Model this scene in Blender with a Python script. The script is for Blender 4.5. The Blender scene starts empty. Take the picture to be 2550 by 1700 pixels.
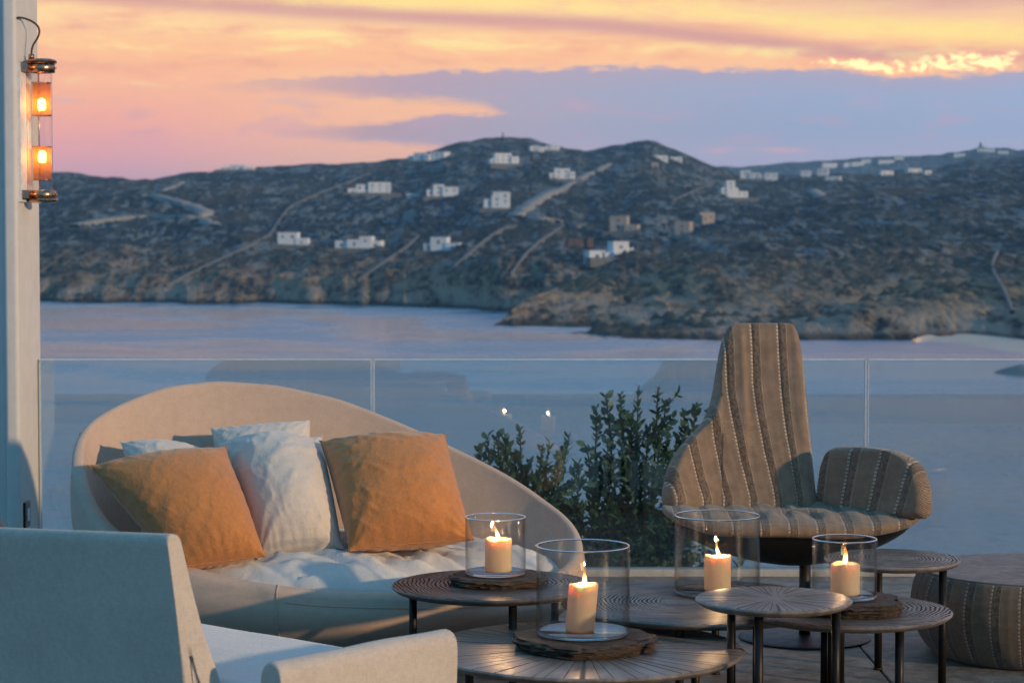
import bpy, math, random
import numpy as np
from mathutils import Vector

random.seed(7)
rng = np.random.default_rng(7)
scene = bpy.context.scene
col = scene.collection
R = math.radians

# ------------------------------------------------------------------ camera
F = 5500.0                       # focal length in pixels of a 2550 wide frame
CX, CY, HZ = 1275.0, 850.0, 600.0
CAMZ = 1.4
PITCH = math.atan((CY - HZ) / F)
cam_d = bpy.data.cameras.new('camera')
cam = bpy.data.objects.new('camera', cam_d)
col.objects.link(cam)
cam.location = (0, 0, CAMZ)
cam.rotation_euler = (math.pi / 2 - PITCH, 0, 0)
cam_d.sensor_width = 36
cam_d.lens = F / 2550 * 36
cam_d.clip_start = 0.1
cam_d.clip_end = 40000
cam_d.dof.use_dof = True
cam_d.dof.focus_distance = 6.7
cam_d.dof.aperture_fstop = 7.0
scene.camera = cam

scene.view_settings.view_transform = 'Standard'
scene.view_settings.look = 'None'
scene.view_settings.exposure = 0
scene.view_settings.gamma = 1
scene.view_settings.use_curve_mapping = False
scene.render.engine = 'CYCLES'
scene.cycles.use_denoising = True
scene.cycles.max_bounces = 10
scene.cycles.diffuse_bounces = 4
scene.cycles.glossy_bounces = 5
scene.cycles.transmission_bounces = 8
scene.cycles.transparent_max_bounces = 24
scene.cycles.volume_bounces = 0
scene.cycles.sample_clamp_indirect = 4
scene.cycles.caustics_refractive = False
scene.cycles.caustics_reflective = False

KEY_AZ, KEY_EL = 55, 11          # degrees: right of the line behind the camera, above the horizon
KEY_DIR = Vector((math.sin(R(KEY_AZ)) * math.cos(R(KEY_EL)), -math.cos(R(KEY_AZ)) * math.cos(R(KEY_EL)), math.sin(R(KEY_EL))))


def S(r, g, b):                  # sRGB 0..255 -> linear
    f = lambda c: (c / 255 / 12.92) if c / 255 <= 0.04045 else ((c / 255 + 0.055) / 1.055) ** 2.4
    return (f(r), f(g), f(b), 1)


# ------------------------------------------------------------------ node helper
class NT:
    def __init__(s, tree):
        s.t = tree
        s.n = tree.nodes
        s.l = tree.links

    def node(s, typ, **kw):
        n = s.n.new(typ)
        for k, v in kw.items():
            setattr(n, k, v)
        return n

    def set(s, sock, v):
        if isinstance(v, E):
            v = v.s
        if isinstance(v, bpy.types.NodeSocket):
            s.l.new(v, sock)
        else:
            sock.default_value = v

    def m(s, op, *a, clamp=False):
        n = s.node('ShaderNodeMath', operation=op, use_clamp=clamp)
        for i, v in enumerate(a):
            s.set(n.inputs[i], v)
        return E(s, n.outputs[0])

    def sstep(s, x, a, b, c=0.0, d=1.0, kind='SMOOTHSTEP'):
        n = s.node('ShaderNodeMapRange', interpolation_type=kind)
        n.clamp = True
        for i, v in enumerate((x, a, b, c, d)):
            s.set(n.inputs[i], v)
        return E(s, n.outputs[0])

    def xyz(s, x, y, z):
        n = s.node('ShaderNodeCombineXYZ')
        for i, v in enumerate((x, y, z)):
            s.set(n.inputs[i], v)
        return E(s, n.outputs[0])

    def sep(s, v):
        n = s.node('ShaderNodeSeparateXYZ')
        s.set(n.inputs[0], v)
        return [E(s, o) for o in n.outputs]

    def noise(s, vec, scale=1, detail=4, rough=0.5, dist=0.0, color=False):
        n = s.node('ShaderNodeTexNoise')
        s.set(n.inputs['Vector'], vec)
        n.inputs['Scale'].default_value = scale
        n.inputs['Detail'].default_value = detail
        n.inputs['Roughness'].default_value = rough
        n.inputs['Distortion'].default_value = dist
        return E(s, n.outputs['Color' if color else 'Fac'])

    def voro(s, vec, scale=1, feature='F1', out='Distance'):
        n = s.node('ShaderNodeTexVoronoi', feature=feature)
        s.set(n.inputs['Vector'], vec)
        n.inputs['Scale'].default_value = scale
        return E(s, n.outputs[out])

    def mix(s, f, a, b, blend='MIX'):
        n = s.node('ShaderNodeMix', data_type='RGBA', blend_type=blend)
        s.set(n.inputs[0], f)
        s.set(n.inputs[6], a)
        s.set(n.inputs[7], b)
        return E(s, n.outputs[2])

    def ramp(s, f, stops, interp='LINEAR'):
        n = s.node('ShaderNodeValToRGB')
        cr = n.color_ramp
        cr.interpolation = interp
        while len(cr.elements) > 1:
            cr.elements.remove(cr.elements[-1])
        cr.elements[0].position = stops[0][0]
        cr.elements[0].color = stops[0][1]
        for p, c in stops[1:]:
            e = cr.elements.new(p)
            e.color = c
        s.set(n.inputs[0], f)
        return E(s, n.outputs[0])

    def curve(s, x, pts):        # pts: (0..1, 0..1)
        n = s.node('ShaderNodeFloatCurve')
        c = n.mapping.curves[0]
        n.mapping.use_clip = False
        while len(c.points) > 2:
            c.points.remove(c.points[-1])
        c.points[0].location = pts[0]
        c.points[1].location = pts[-1]
        for p in pts[1:-1]:
            c.points.new(*p)
        for p in c.points:
            p.handle_type = 'AUTO_CLAMPED'
        n.mapping.update()
        s.set(n.inputs['Value'], x)
        return E(s, n.outputs[0])

    def bump(s, h, strength=0.3, dist=0.01, normal=None):
        n = s.node('ShaderNodeBump')
        n.inputs['Strength'].default_value = strength
        n.inputs['Distance'].default_value = dist
        s.set(n.inputs['Height'], h)
        if normal is not None:
            s.set(n.inputs['Normal'], normal)
        return E(s, n.outputs[0])


class E:
    def __init__(s, nt, sock):
        s.nt, s.s = nt, sock
    def __add__(s, o): return s.nt.m('ADD', s, o)
    __radd__ = __add__
    def __sub__(s, o): return s.nt.m('SUBTRACT', s, o)
    def __rsub__(s, o): return s.nt.m('SUBTRACT', o, s)
    def __mul__(s, o): return s.nt.m('MULTIPLY', s, o)
    __rmul__ = __mul__
    def __truediv__(s, o): return s.nt.m('DIVIDE', s, o)


# ------------------------------------------------------------------ world: dusk sky with cloud bands
world = bpy.data.worlds.new('World')
scene.world = world
world.use_nodes = True
wt = world.node_tree
wt.nodes.clear()
W = NT(wt)
tc = W.node('ShaderNodeTexCoord')
dx, dy, dz = W.sep(tc.outputs['Generated'])
az = W.m('ARCTAN2', dx, dy)
hyp = W.m('SQRT', dx * dx + dy * dy)
tanel = W.m('DIVIDE', dz, W.m('MAXIMUM', hyp, 0.001))
# degrees-like units: 1 unit of u = one picture width of azimuth, e = height in thousandths
XD = az * (F * 0.9224) + 1176.0            # azimuth, running left to right
EL = tanel * (F * 0.9224)                  # height above the horizon in the same units
YD = 553.0 - EL
xn = W.m('MINIMUM', W.m('MAXIMUM', (XD + 600.0) / 3600.0, 0.0), 1.0)
wv = W.xyz(XD * 0.0016, YD * 0.012, 0.0)
wv2 = W.xyz(XD * 0.005, YD * 0.022, 3.0)
wv3 = W.xyz(XD * 0.02, YD * 0.05, 9.0)
n1 = W.noise(wv, 1, 5, 0.55, 0.6)
n2 = W.noise(wv2, 1, 5, 0.6, 0.4)
n3 = W.noise(wv3, 1, 5, 0.65, 0.3)
en = W.m('MINIMUM', W.m('MAXIMUM', EL / 5200.0 + (n1 - 0.5) * 0.014, 0.0), 1.0)
k = 1 / 5200.0
base = W.ramp(en, [
    (0.0, S(190, 166, 190)), (140 * k, S(222, 170, 184)), (210 * k, S(240, 168, 168)),
    (280 * k, S(250, 174, 152)), (370 * k, S(253, 184, 145)), (440 * k, S(254, 192, 142)),
    (500 * k, S(252, 205, 152)), (560 * k, S(248, 194, 148)), (690 * k, S(205, 176, 182)),
    (820 * k, S(148, 172, 208)), (1150 * k, S(118, 168, 216)), (2400 * k, S(106, 156, 204)), (1.0, S(64, 138, 182))])


def cy(pts):                     # curve over azimuth giving a height line
    return W.curve(xn, [((x + 600) / 3600, y / 700) for x, y in pts]) * 700.0


def band(center, width, amt, noise=None, a=0.35, b=0.65):
    d = W.m('ABSOLUTE', (YD - center) / width)
    f = W.sstep(d, 0.0, 1.0, amt, 0.0)
    if noise is not None:
        f = f * W.sstep(noise, a, b)
    return f


front = W.sstep(W.m('ABSOLUTE', az), 0.5, 1.5, 1.0, 0.0)
upper = W.sstep(EL, 250.0, 420.0)
c = base
# streaks of yellow and mauve over the whole glowing part
c = W.mix(W.sstep(n2, 0.52, 0.72) * upper * 0.75, c, S(255, 224, 150))
c = W.mix(W.sstep(n2, 0.50, 0.30) * upper * 0.6, c, S(232, 160, 138))
# long mauve cloud running down to the right
c = W.mix(band(cy([(-600, -40), (200, 0), (700, 28), (1100, 48), (1350, 60), (1700, 98), (1950, 128), (2250, 145), (3000, 165)]),
               34.0, 0.85, n2 + 0.15, 0.3, 0.6), c, S(208, 150, 148))
c = W.mix(band(cy([(-600, 60), (0, 55), (250, 62), (500, 78), (800, 85), (1300, 110), (3000, 150)]), 26.0, 0.8, n2, 0.42, 0.66), c, S(255, 226, 155))
# bright yellow bank above it
c = W.mix(band(cy([(-600, -60), (700, -5), (1200, 10), (1600, 32), (1900, 62), (2150, 82), (2352, 95), (3000, 110)]), 42.0, 0.85, n1 + n3 * 0.35, 0.50, 0.74), c, S(255, 226, 140))
# mauve veil at the upper right
tr = W.sstep(XD, 1500.0, 2300.0) * W.sstep(YD, 75.0, -10.0) * 0.8
c = W.mix(tr * W.sstep(n1, 0.3, 0.55), c, S(205, 160, 160))
# glow along the top of the big bank
topl = cy([(-600, 225), (300, 215), (430, 203), (560, 192), (700, 183), (850, 170), (1000, 163), (1200, 160), (1450, 156), (1650, 160), (1900, 168), (2080, 180), (2300, 172), (2352, 155), (3000, 120)])
rag = (n3 - 0.5) * 46.0 + (n2 - 0.5) * 44.0
c = W.mix(W.sstep(YD + rag, topl - 38.0, topl - 4.0) * W.sstep(XD, 200.0, 900.0) * 0.55, c, S(255, 200, 150))
# big slate-lavender bank, two lobes
bot1 = cy([(-600, 195), (350, 200), (430, 206), (600, 216), (850, 228), (1000, 236), (1120, 252), (1200, 330), (1300, 640), (3000, 690)])
m1 = W.sstep(YD + rag, topl - 5.0, topl + 11.0) * W.sstep(YD + rag * 0.6, bot1 + 12.0, bot1 - 22.0) * W.sstep(XD, 360.0, 1000.0, 0.25, 1.0) * W.sstep(XD, 360.0, 520.0)
top2 = cy([(-600, 330), (600, 314), (760, 293), (900, 280), (1000, 266), (1140, 262), (3000, 260)])
bot2 = cy([(-600, 300), (600, 316), (760, 323), (900, 330), (1000, 340), (1200, 380), (1400, 640), (3000, 690)])
m2 = W.sstep(YD + rag * 0.8, top2 - 8.0, top2 + 10.0) * W.sstep(YD + rag * 0.4, bot2 + 10.0, bot2 - 12.0) * W.sstep(XD, 560.0, 900.0)
mc = W.m('MAXIMUM', m1, m2)
bankc = W.ramp(W.sstep(XD, 400.0, 2400.0, 0.0, 1.0, 'LINEAR'), [(0.0, S(206, 154, 154)), (0.2, S(184, 154, 168)), (0.42, S(162, 164, 188)), (0.7, S(142, 166, 200)), (1.0, S(146, 170, 206))])
bankc = W.mix(W.sstep(YD, 290.0, 390.0) * 0.45, bankc, S(196, 180, 206))
bankc = W.mix(W.sstep(YD - topl, 60.0, 0.0) * 0.45, bankc, S(182, 154, 176))
bankc = W.mix(W.sstep(n2, 0.62, 0.78) * 0.22, bankc, S(205, 176, 192))
c = W.mix(mc * 0.92, c, bankc)
# faint veil of mauve streaks in the pink part
c = W.mix(W.sstep(n2, 0.5, 0.68) * W.sstep(YD, 190.0, 240.0) * W.sstep(YD, 350.0, 300.0) * 0.4, c, S(205, 160, 180))
c = W.mix(band(348.0, 12.0, 0.55, n2, 0.4, 0.6) * W.sstep(XD, 1580.0, 1680.0) * W.sstep(XD, 1900.0, 1780.0), c, S(232, 170, 180))
# burning cloud edges at the right
gold = W.sstep(W.m('ABSOLUTE', (YD - cy([(-600, 150), (1700, 150), (1920, 152), (2050, 165), (2150, 152), (2300, 150), (3000, 150)])) / W.sstep(XD, 1700.0, 2200.0, 9.0, 34.0)), 0.2, 1.0, 1.0, 0.0)
gold = gold * W.sstep(XD, 1650.0, 1950.0) * W.sstep(XD, 2345.0, 2290.0)
gv = W.noise(W.xyz(XD * 0.03, YD * 0.065, 4.0), 1, 6, 0.6, 0.8)
gm = W.sstep(gv + gold * 0.22, 0.62, 0.80) * gold
c = W.mix(W.m('MINIMUM', gold * 0.55, 1.0), c, S(250, 180, 140))
c = W.mix(W.m('MINIMUM', gm * 1.3, 1.0), c, (1.7, 1.1, 0.5, 1))
# away from the sunset the sky is plain blue dusk
duskb = W.ramp(W.m('MINIMUM', W.m('MAXIMUM', EL / 5200.0, 0.0), 1.0), [(0.0, S(112, 146, 184)), (0.12, S(88, 150, 188)), (1.0, S(64, 138, 182))])
c = W.mix(front, duskb, c)
sky = W.node('ShaderNodeTexSky', sky_type='NISHITA')
sky.sun_disc = False
sky.sun_elevation = R(KEY_EL)
sky.sun_rotation = math.atan2(KEY_DIR.x, KEY_DIR.y)
bg1 = W.node('ShaderNodeBackground')
W.set(bg1.inputs[0], sky.outputs[0])
SKYN, SKYC = 0.02, 1.2
# the blue of the high air is added only above the cloud bands
W.set(bg1.inputs[1], W.sstep(EL, 1800.0, 5200.0) * SKYN)
bg2 = W.node('ShaderNodeBackground')
W.set(bg2.inputs[0], c)
bg2.inputs[1].default_value = SKYC
ad = W.node('ShaderNodeAddShader')
wt.links.new(bg1.outputs[0], ad.inputs[0])
wt.links.new(bg2.outputs[0], ad.inputs[1])
wo = W.node('ShaderNodeOutputWorld')
wt.links.new(ad.outputs[0], wo.inputs[0])
world.cycles.sampling_method = 'AUTOMATIC'

warm_key_d = bpy.data.lights.new('sun', 'SUN')  # warm key light added, standing in for unseen terrace lamps at the right
warm_key_d.energy = 2.9
warm_key_d.angle = R(1.6)
warm_key_d.color = (1.0, 0.68, 0.38)
sun = bpy.data.objects.new('sun', warm_key_d)
col.objects.link(sun)
sun.location = (6, -5, 4)
sun.rotation_euler = KEY_DIR.to_track_quat('Z', 'Y').to_euler()


# ------------------------------------------------------------------ projection helpers
cp, sp = math.cos(PITCH), math.sin(PITCH)


def ray(x, y):
    a, b = x - CX, -(y - CY)
    return np.array([a, F * cp + b * sp, -F * sp + b * cp])


def atY(x, y, Y):
    r = ray(x, y)
    return np.array([0, 0, CAMZ]) + r * (Y / r[1])


def atZ(x, y, z):
    r = ray(x, y)
    return np.array([0, 0, CAMZ]) + r * ((z - CAMZ) / r[2])


def proj(P):
    P = np.asarray(P, float)
    X, Y, Z = P[..., 0], P[..., 1], P[..., 2] - CAMZ
    f = Y * cp - Z * sp
    u = Y * sp + Z * cp
    return CX + F * X / f, CY - F * u / f


D2S = 1 / 0.9224                 # the 2352 wide view of the photograph -> 2550


# ------------------------------------------------------------------ object helpers
def tag(o, label=None, cat=None, group=None, kind=None):
    if label: o['label'] = label
    if cat: o['category'] = cat
    if group: o['group'] = group
    if kind: o['kind'] = kind
    return o


def thing(name, loc, label, cat, group=None):
    o = bpy.data.objects.new(name, None)
    o.empty_display_size = 0.1
    o.location = loc
    col.objects.link(o)
    return tag(o, label, cat, group)


def origin(o):
    v = Vector((0, 0, 0))
    while o is not None:
        v += o.location
        o = o.parent
    return v


def mesh(name, verts, faces, mat, parent=None, smooth=True, uv=None, loc=None, sharp=None, mod=None):
    """verts in world space; the object's own origin is its parent's, or loc"""
    v = np.array(verts, dtype=np.float64).reshape(-1, 3)
    me = bpy.data.meshes.new(name)
    o = bpy.data.objects.new(name, me)
    if parent is not None:
        off = origin(parent)
        o.parent = parent
    else:
        off = Vector(loc) if loc is not None else Vector((0, 0, 0))
        o.location = off
    v = v - np.array(off)
    faces_l = [tuple(int(i) for i in f) for f in faces] if not isinstance(faces, np.ndarray) else faces
    if isinstance(faces_l, np.ndarray):
        n, kk = faces_l.shape
        me.vertices.add(len(v))
        me.vertices.foreach_set('co', v.astype(np.float32).ravel())
        me.loops.add(n * kk)
        me.loops.foreach_set('vertex_index', faces_l.astype(np.int32).ravel())
        me.polygons.add(n)
        me.polygons.foreach_set('loop_start', np.arange(0, n * kk, kk, dtype=np.int32))
        me.update(calc_edges=True)
    else:
        me.from_pydata([tuple(p) for p in v], [], faces_l)
        me.update()
    if mat is not None:
        me.materials.append(mat)
    me.polygons.foreach_set('use_smooth', np.full(len(me.polygons), smooth))
    if uv is not None:
        lay = me.uv_layers.new(name='UVMap')
        idx = np.empty(len(me.loops), dtype=np.int32)
        me.loops.foreach_get('vertex_index', idx)
        lay.data.foreach_set('uv', np.asarray(uv, dtype=np.float32)[idx].ravel())
    if smooth and sharp:
        me.set_sharp_from_angle(angle=R(sharp))
    col.objects.link(o)
    return o


def grid_faces(nu, nv, wrap_u=False, wrap_v=False, off=0, flip=False):
    """vertices indexed i*nv + j, i in 0..nu-1"""
    iu = np.arange(nu if wrap_u else nu - 1)
    jv = np.arange(nv if wrap_v else nv - 1)
    I, J = np.meshgrid(iu, jv, indexing='ij')
    I2, J2 = (I + 1) % nu, (J + 1) % nv
    q = np.stack([I * nv + J, I2 * nv + J, I2 * nv + J2, I * nv + J2], -1).reshape(-1, 4) + off
    return q[:, ::-1] if flip else q


def box(cx, cy_, cz, sx, sy, sz, rz=0.0):
    c, s = math.cos(rz), math.sin(rz)
    vs = []
    for z in (-sz / 2, sz / 2):
        for a, b in ((-1, -1), (1, -1), (1, 1), (-1, 1)):
            x, y = a * sx / 2, b * sy / 2
            vs.append((cx + x * c - y * s, cy_ + x * s + y * c, cz + z))
    fs = [(0, 3, 2, 1), (4, 5, 6, 7), (0, 1, 5, 4), (1, 2, 6, 5), (2, 3, 7, 6), (3, 0, 4, 7)]
    return vs, fs


def bevel(o, w, seg=2):
    m = o.modifiers.new('bevel', 'BEVEL')
    m.width = w
    m.segments = seg
    m.limit_method = 'ANGLE'
    return o


def lathe(prof, cx, cy_, n=64, close=False, noise=None):
    """prof: list of (r,z) world z"""
    P = np.array(prof, float)
    th = np.linspace(0, 2 * np.pi, n, endpoint=False)
    r = P[None, :, 0] * np.ones((n, 1))
    z = P[None, :, 1] * np.ones((n, 1))
    V = np.stack([cx + r * np.cos(th)[:, None], cy_ + r * np.sin(th)[:, None], z], -1)
    return V.reshape(-1, 3), grid_faces(n, len(P), wrap_u=True)


def tube(path, r, n=10, closed=False, caps=True):
    P = np.array(path, float)
    m = len(P)
    rr = np.full(m, r) if np.isscalar(r) else np.array(r)
    T = np.gradient(P, axis=0)
    if closed:
        T = np.roll(P, -1, 0) - np.roll(P, 1, 0)
    T /= np.linalg.norm(T, axis=1, keepdims=True) + 1e-12
    ref = np.array([0, 0, 1.0]) if abs(T[0][2]) < 0.9 else np.array([1.0, 0, 0])
    V = []
    u = np.cross(T[0], ref)
    u /= np.linalg.norm(u)
    for i in range(m):
        u = u - T[i] * np.dot(u, T[i])
        u /= np.linalg.norm(u) + 1e-12
        w = np.cross(T[i], u)
        for a in np.linspace(0, 2 * np.pi, n, endpoint=False):
            V.append(P[i] + rr[i] * (math.cos(a) * u + math.sin(a) * w))
    fs = [tuple(f) for f in grid_faces(m, n, wrap_u=closed, wrap_v=True)]
    if caps and not closed:
        fs.append(tuple(range(n)))
        fs.append(tuple(range((m - 1) * n, m * n))[::-1])
    return np.array(V), fs


def spline(pts, n):
    """Catmull-Rom through pts"""
    P = np.array(pts, float)
    P = np.vstack([2 * P[0] - P[1], P, 2 * P[-1] - P[-2]])
    out = []
    segs = len(P) - 3
    for t in np.linspace(0, segs - 1e-6, n):
        i = int(t)
        f = t - i
        p0, p1, p2, p3 = P[i:i + 4]
        out.append(0.5 * (2 * p1 + (p2 - p0) * f + (2 * p0 - 5 * p1 + 4 * p2 - p3) * f * f + (3 * p1 - p0 - 3 * p2 + p3) * f ** 3))
    return np.array(out)


def merge(*vf):
    V, Fs, o = [], [], 0
    for v, f in vf:
        v = np.asarray(v)
        V.append(v)
        Fs += [tuple(int(i) + o for i in q) for q in f]
        o += len(v)
    return np.vstack(V), Fs


# vectorised value noise
_perm = rng.random((256, 256))


def vnoise(x, y):
    xi, yi = np.floor(x).astype(int), np.floor(y).astype(int)
    fx, fy = x - xi, y - yi
    fx, fy = fx * fx * fx * (fx * (fx * 6 - 15) + 10), fy * fy * fy * (fy * (fy * 6 - 15) + 10)
    a = _perm[xi % 256, yi % 256]
    b = _perm[(xi + 1) % 256, yi % 256]
    c_ = _perm[xi % 256, (yi + 1) % 256]
    d = _perm[(xi + 1) % 256, (yi + 1) % 256]
    return (a * (1 - fx) + b * fx) * (1 - fy) + (c_ * (1 - fx) + d * fx) * fy


def fbm(x, y, oct=5, gain=0.5, ridged=False):
    s, a, n = 0, 1, 0
    for i in range(oct):
        v = vnoise(x * 2 ** i + i * 17.3, y * 2 ** i + i * 9.1)
        v = 1 - np.abs(2 * v - 1) if ridged else v
        s = s + a * v
        n += a
        a *= gain
    return s / n


# ------------------------------------------------------------------ materials
def new_mat(name):
    m = bpy.data.materials.new(name)
    m.use_nodes = True
    t = m.node_tree
    t.nodes.clear()
    n = NT(t)
    out = n.node('ShaderNodeOutputMaterial')
    return m, n, out


def principled(n, out, **kw):
    b = n.node('ShaderNodeBsdfPrincipled')
    for kx, v in kw.items():
        n.set(b.inputs[kx.replace('_', ' ')], v)
    n.l.new(b.outputs[0], out.inputs[0])
    return b


def coord(n, kind='Object'):
    return n.node('ShaderNodeTexCoord').outputs[kind]


def simple(name, rgb, rough=0.5, metal=0.0, bumps=0.0, scale=40, var=0.1, **kw):
    m, n, out = new_mat(name)
    c = coord(n)
    f = n.noise(c, scale, 5, 0.6)
    colr = n.mix(n.sstep(f, 0.3, 0.7), tuple(x * (1 - var) for x in rgb) + (1,), tuple(min(1, x * (1 + var)) for x in rgb) + (1,))
    b = principled(n, out, Base_Color=colr, Roughness=n.sstep(f, 0.2, 0.8, max(0, rough - 0.08), min(1, rough + 0.08)), Metallic=metal, **kw)
    if bumps:
        n.set(b.inputs['Normal'], n.bump(f, bumps, 0.004))
    return m


def fabric(name, rgb, scale=900, bump=0.25, var=0.12, slub=True, sheen=0.3, soft=6, crease=0.0):
    m, n, out = new_mat(name)
    c = coord(n)
    x, y, z = n.sep(c)
    # woven threads: two stretched noises
    a = n.noise(n.xyz(x * scale * 0.12, z * scale, y * scale * 0.12), 1, 2, 0.6)
    b_ = n.noise(n.xyz(x * scale, z * scale * 0.12, y * scale), 1, 2, 0.6)
    wv_ = (a + b_) * 0.5
    big = n.noise(c, soft, 4, 0.6)
    mid = n.noise(c, soft * 9, 4, 0.6)
    dark = tuple(v * (1 - var) for v in rgb) + (1,)
    lite = tuple(min(1, v * (1 + var)) for v in rgb) + (1,)
    cc = n.mix(n.sstep(big * 0.22 + mid * 0.23 + wv_ * 0.55, 0.40, 0.60), dark, lite)
    p = principled(n, out, Base_Color=cc, Roughness=0.92, Sheen_Weight=sheen, Sheen_Roughness=0.5)
    h = wv_ * 1.0 + mid * 1.5
    nb = n.bump(h, bump, 0.0015)
    if crease:
        # rubbed-in linen creases: ridges of a warped noise
        w = n.noise(c, 4, 3, 0.6, color=True)
        wx_, wy_, wz_ = n.sep(w)
        q = n.xyz(x * 9.0 + wx_ * 3.0, y * 5.0 + wy_ * 3.0, z * 14.0 + wz_ * 3.0)
        r1 = n.m('ABSOLUTE', n.noise(q, 1, 4, 0.55) - 0.5)
        r2 = n.m('ABSOLUTE', n.noise(n.xyz(x * 22.0 + wz_ * 4.0, y * 9.0, z * 9.0 + wx_ * 5.0), 1, 3, 0.55) - 0.5)
        rid = n.sstep(r1, 0.10, 0.0) + n.sstep(r2, 0.08, 0.0) * 0.5
        nb = n.bump(rid, min(1.0, crease), 0.006, nb)
    n.set(p.inputs['Normal'], nb)
    return m


M_sofa = fabric('beige_upholstery', (0.525, 0.385, 0.295), 700, 0.35, 0.09, sheen=0.15, soft=4)
M_sofa_seam = fabric('seam_thread', (0.52, 0.40, 0.30), 700, 0.2)
M_white = fabric('white_linen', (0.62, 0.545, 0.465), 900, 0.35, 0.08, crease=0.12)
M_seat = fabric('pale_cotton', (0.60, 0.585, 0.55), 900, 0.3, 0.05, crease=0.10)
M_orange = fabric('ochre_linen', (0.50, 0.200, 0.060), 900, 0.5, 0.13, soft=9, crease=0.16)
M_arm = fabric('armchair_canvas', (0.55, 0.465, 0.385), 460, 0.6, 0.10, sheen=0.15)
M_leg = simple('dark_bronze_leg', (0.02, 0.016, 0.014), 0.45, 0.6, var=0.2)
M_black = simple('black_shell', (0.008, 0.008, 0.009), 0.5)
M_wick = simple('wick', (0.01, 0.008, 0.006), 0.9)
M_brass = simple('aged_brass', (0.50, 0.28, 0.17), 0.25, 1.0, var=0.2)
M_cable = simple('brown_cable', (0.05, 0.028, 0.015), 0.6)
M_steel = simple('glass_edge_polished', (0.60, 0.66, 0.68), 0.5, 0.2)
M_socket = simple('socket_black', (0.01, 0.01, 0.01), 0.3)
M_rockisle = simple('islet_rock', (0.09, 0.085, 0.07), 0.9, bumps=0.5, scale=2)


def wood_top(name, kind, cx=0.0, cy_=0.0, tone=1.0):
    """dark veneer with cut grooves: growth rings or rays"""
    m, n, out = new_mat(name)
    c = coord(n)
    x, y, z = n.sep(c)
    wob = n.noise(c, 3.2, 4, 0.6)
    fine = n.noise(c, 60, 4, 0.6)
    xx, yy = x - cx, y - cy_
    ang = n.m('ARCTAN2', yy, xx)
    r = n.m('SQRT', xx * xx + yy * yy)
    if kind == 'rings':
        rw = r + (wob - 0.5) * 0.09 + n.m('SINE', ang * 2.0 + r * 9.0) * 0.004
        w = n.m('SINE', rw * (2 * math.pi / 0.0125))
        brk = n.noise(n.xyz(ang * 3.0, r * 30.0, 0.0), 1, 3, 0.6)
        g = n.sstep(w + (brk - 0.5) * 1.0, 0.05, 0.7)
        g = g * n.sstep(r, 0.03, 0.07) * n.sstep(n.noise(n.xyz(ang * 1.3, r * 60.0, 5.0), 1, 2, 0.6), 0.32, 0.55, 0.35, 1.0)
        low = n.noise(n.xyz(r * 25.0, ang, 0.0), 1, 2, 0.5)
    else:
        cells = n.m('FRACT', ang * (60 / (2 * math.pi)) + (n.noise(n.xyz(ang * 8.0, 0.0, 0.0), 1, 1, 0.5) - 0.5) * 1.5)
        w = n.m('ABSOLUTE', cells - 0.5)
        sel = n.noise(n.xyz(n.m('FLOOR', ang * (60 / (2 * math.pi))) * 3.7, 0.0, 0.0), 1, 0, 0.5)
        g = n.sstep(w, n.m('DIVIDE', 0.024, n.m('MAXIMUM', r, 0.05)), 0.0) * n.sstep(sel, 0.35, 0.45)
        g = g * n.sstep(r + (sel - 0.5) * 0.25, 0.06, 0.1)
        low = n.noise(n.xyz(ang * 6.0, r * 3.0, 0.0), 1, 3, 0.6)
    g = g * n.sstep(n.sep(n.node('ShaderNodeTexCoord').outputs['Normal'])[2], 0.8, 0.95)
    a = tuple(v * tone for v in (0.115, 0.094, 0.078)) + (1,)
    b = tuple(v * tone for v in (0.25, 0.21, 0.175)) + (1,)
    cc = n.mix(n.sstep(low * 0.6 + fine * 0.4, 0.35, 0.65), a, b)
    cc = n.mix(g * 0.8, cc, (0.015, 0.011, 0.009, 1))
    if kind == 'rays':
        cc = n.mix(n.sstep(r, 0.045, 0.02) * 0.5, cc, (0.22, 0.2, 0.18, 1))
    p = principled(n, out, Base_Color=cc, Roughness=n.sstep(fine, 0.3, 0.7, 0.30, 0.46) + g * 0.5, Specular_IOR_Level=n.sstep(g, 0.0, 1.0, 0.62, 0.05))
    n.set(p.inputs['Normal'], n.bump(fine * 0.12 - g, 0.8, 0.003))
    return m


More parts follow.
